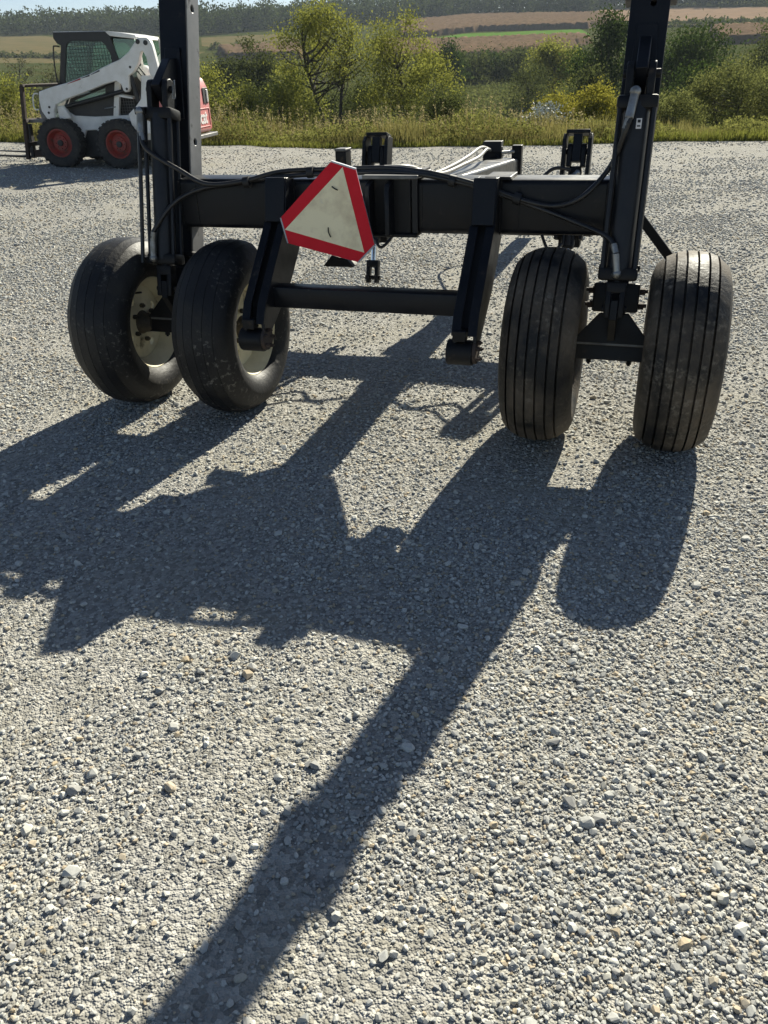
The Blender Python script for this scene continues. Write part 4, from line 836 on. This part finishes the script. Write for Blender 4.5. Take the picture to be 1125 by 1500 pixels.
# scattered brush on the valley slopes and the far woods: masses nobody could count
def brush():
    r = np.random.default_rng(91); P = []; 
    n = 7500; a = r.uniform(R(-34), R(36), n); d = r.uniform(34, 210, n) ** 1.0; x = d * np.sin(a); y = d * np.cos(a)
    ok = np.sin(x * .11 + 2) * np.sin(y * .09) + r.normal(0, .6, n) > -.45; x, y = x[ok], y[ok]
    for k in range(len(x)):
        s = r.uniform(.4, 1.3) * (.7 + y[k] / 160); m = 46
        P.append(np.stack([x[k] + r.normal(0, s * .8, m), y[k] + r.normal(0, s * .8, m), T(x[k], y[k]) + np.abs(r.normal(0, s * .24, m))], 1))
    P = np.concatenate(P)
    o = leaves(P, .36, leafmat('brush_leaf', (.046, .06, .022), (.125, .13, .05), .25), 'brush', None, 92); tag(o, 'low green brush covering the valley slopes', 'brush', kind='stuff')
brush()
def woods():
    r = np.random.default_rng(95); TL = [(-330, 420), (-200, 470), (-150, 497), (-110, 478), (-79, 456), (-49, 492), (-30, 500), (-14, 534), (20, 506), (67, 560), (121, 512), (147, 582), (178, 526), (215, 470), (330, 420)]
    P = []; Tz = []
    for (x0, y0), (x1, y1) in zip(TL, TL[1:]):
        L = math.hypot(x1 - x0, y1 - y0); n = int(L / 3.4)
        for row in range(6):
            for k in range(n):
                f = (k + r.uniform()) / n; x = x0 + (x1 - x0) * f; y = y0 + (y1 - y0) * f + row * 13 + r.normal(0, 4) + 2; h = r.uniform(7, 12) * (1 + .04 * row) * np.interp(x, [-130, -70, 20, 120], [.9, 1.0, 1.2, 1.3]); w = r.uniform(2.8, 5.6)
                m = 120 if row < 2 else 70; q = r.normal(0, 1, (m, 3)); q /= np.linalg.norm(q, axis=1)[:, None]; q *= r.uniform(.6, 1.05, (m, 1))
                P.append(np.array([x, y, float(T(x, y)) + h * .52]) + q * np.array([w, w, h * .5]))
    P = np.concatenate(P); o = leaves(P, 1.35, leafmat('far_leaf', (.014, .026, .012), (.07, .085, .03), .055, tr=.3), 'far_woods', None, 96, aspect=.75); tag(o, 'dark wooded ridge along the top of the far hill', 'woods', kind='stuff')
    hed = []
    for (x0, y0, x1, y1, hh) in ((118, 395, 175, 335, 2.2), (115, 365, 170, 310, 2.5), (-150, 330, -60, 300, 2), (-60, 350, -20, 352, 2.5), (8, 236, 60, 245, 3.0)):
        n = int(math.hypot(x1 - x0, y1 - y0) * 26)
        f = r.uniform(size=n); x = x0 + (x1 - x0) * f + r.normal(0, .8, n); y = y0 + (y1 - y0) * f + r.normal(0, 1.2, n)
        hed.append(np.stack([x, y, T(x, y) + r.uniform(0, hh, n) * (.6 + .4 * np.sin(x * .8) * np.sin(y * .5))], 1))
    o = leaves(np.concatenate(hed), .9, M['leafM'], 'hedgerow', None, 97, aspect=.7); tag(o, 'thin hedgerows between the far fields', 'hedgerow', kind='stuff')
woods()
# weeds along the lot edge
def weeds():
    r = np.random.default_rng(101); V = []; F = []; 
    def blades(n, x, y, h, wd, curve, name, m, label, cat):
        a = r.uniform(0, 2 * PI, n); dx, dy = np.cos(a), np.sin(a); z = T(x, y) - .02
        px, py = -dy * wd * .5, dx * wd * .5; c_ = h * curve * r.uniform(.2, 1, n)
        b0 = np.stack([x - px, y - py, z], 1); b1 = np.stack([x + px, y + py, z], 1)
        m0 = np.stack([x - px * .8 + dx * c_ * .3, y - py * .8 + dy * c_ * .3, z + h * .6], 1); m1 = np.stack([x + px * .8 + dx * c_ * .3, y + py * .8 + dy * c_ * .3, z + h * .6], 1)
        t0 = np.stack([x + dx * c_, y + dy * c_, z + h], 1); t1 = t0 + np.stack([px, py, 0 * px], 1) * .3
        V = np.stack([b0, b1, m1, m0, t1, t0], 1).reshape(-1, 3); k = np.arange(n)[:, None] * 6
        F = np.concatenate([k + np.array([[0, 1, 2, 3]]), k + np.array([[3, 2, 4, 5]])], 0)
        o = from_np(name, V, F, m); tag(o, label, cat, kind='stuff'); return x + dx * c_, y + dy * c_, z + h
    n = 70000; x = r.uniform(-15, 13, n); tt = np.abs(r.normal(0, 1.6, n)) + r.uniform(-.1, .3, n); y = 19.05 - .2 * x + .12 * np.sin(x * 1.3) + .07 * np.sin(x * 4.1 + 1) + tt
    cl = np.clip(.12 + 1.05 * vnoise(x, y, 1.1, 31) + .35 * (vnoise(x, y, .35, 32) - .5), .2, 1.25); side = np.interp(x, [-15, -9, -6, 3.5, 6, 8, 13], [.7, .75, 1, .95, .8, .5, .45])
    h = np.clip(r.uniform(.16, .68, n) * cl * side * np.interp(tt, [0, .5, 1.5, 5], [.35, .7, 1.05, 1.25]), .05, .9)
    blades(n, x, y, h, .014 + 0 * x, .45, 'weeds', leafmat('weed_blade', (.08, .088, .028), (.24, .21, .09), 1.2), 'tall dry green weeds along the lot edge', 'weeds')
    n = 26000; x = r.uniform(-15, 13, n); y = 19.05 - .2 * x + .12 * np.sin(x * 1.3) + .07 * np.sin(x * 4.1 + 1) + np.abs(r.normal(0, .35, n)) - .05
    blades(n, x, y, r.uniform(.05, .2, n) * np.where((x > 5) | (x < -8), 1.3, .8), .012 + 0 * x, .5, 'edge_grass', leafmat('edge_blade', (.10, .125, .03), (.21, .21, .06), 1.0), 'short bright grass at the very edge of the gravel', 'grass')
    n = 1500; x = r.uniform(-14, 5, n); y = 19.05 - .2 * x + r.uniform(.5, 4, n); h = r.uniform(.4, .9, n) * np.clip(.35 + .9 * vnoise(x, y, 1.4, 35), .4, 1.1); a, b, c_ = blades(n, x, y, h, .008 + 0 * x, .3, 'seed_stalks', leafmat('stalk', (.17, .14, .06), (.26, .2, .09)), 'thin seed stalks standing above the weeds', 'weeds')
    m = 9; tips = np.stack([a, b, c_], 1); Q = np.repeat(tips, m, 0) + r.normal(0, 1, (n * m, 3)) * np.array([.018, .018, .05]); o = leaves(Q, .045, leafmat('seed_head', (.16, .14, .075), (.27, .235, .135)), 'seed_heads', None, 103); tag(o, 'pale feathery seed heads above the weeds', 'seed heads', kind='stuff')
    n = 60000; x = r.uniform(-14, 12, n); y = 19.05 - .2 * x + .3 + np.abs(r.normal(0, 1.5, n)); P = np.stack([x, y, T(x, y) + r.uniform(.03, .62, n) * np.clip(.1 + 1.2 * vnoise(x, y, .9, 33), .15, 1.2) * np.interp(x, [-14, 3.5, 6, 12], [1, 1, .7, .5])], 1)
    o = leaves(P, .06, leafmat('weed_leaf', (.085, .1, .03), (.2, .195, .07)), 'weed_leaves', None, 105); tag(o, 'small leaves among the weeds', 'weeds', kind='stuff')
weeds()
#HAZE
# ------------------------------------------------------------------ haze
hz = B().box((0, 500, 36), (2400, 2000, 100)).build('haze', None); tag(hz, 'thin pale haze over the valley', 'haze', kind='stuff')
hm = bpy.data.materials.new('haze_air'); hm.use_nodes = True; ht = hm.node_tree; ht.nodes.remove(ht.nodes['Principled BSDF'])
pv = ht.nodes.new('ShaderNodeVolumePrincipled'); pv.inputs['Color'].default_value = (.76, .87, 1, 1); pv.inputs['Density'].default_value = .00021; pv.inputs['Anisotropy'].default_value = 0
ht.links.new(pv.outputs[0], ht.nodes['Material Output'].inputs['Volume']); hz.data.materials.append(hm)
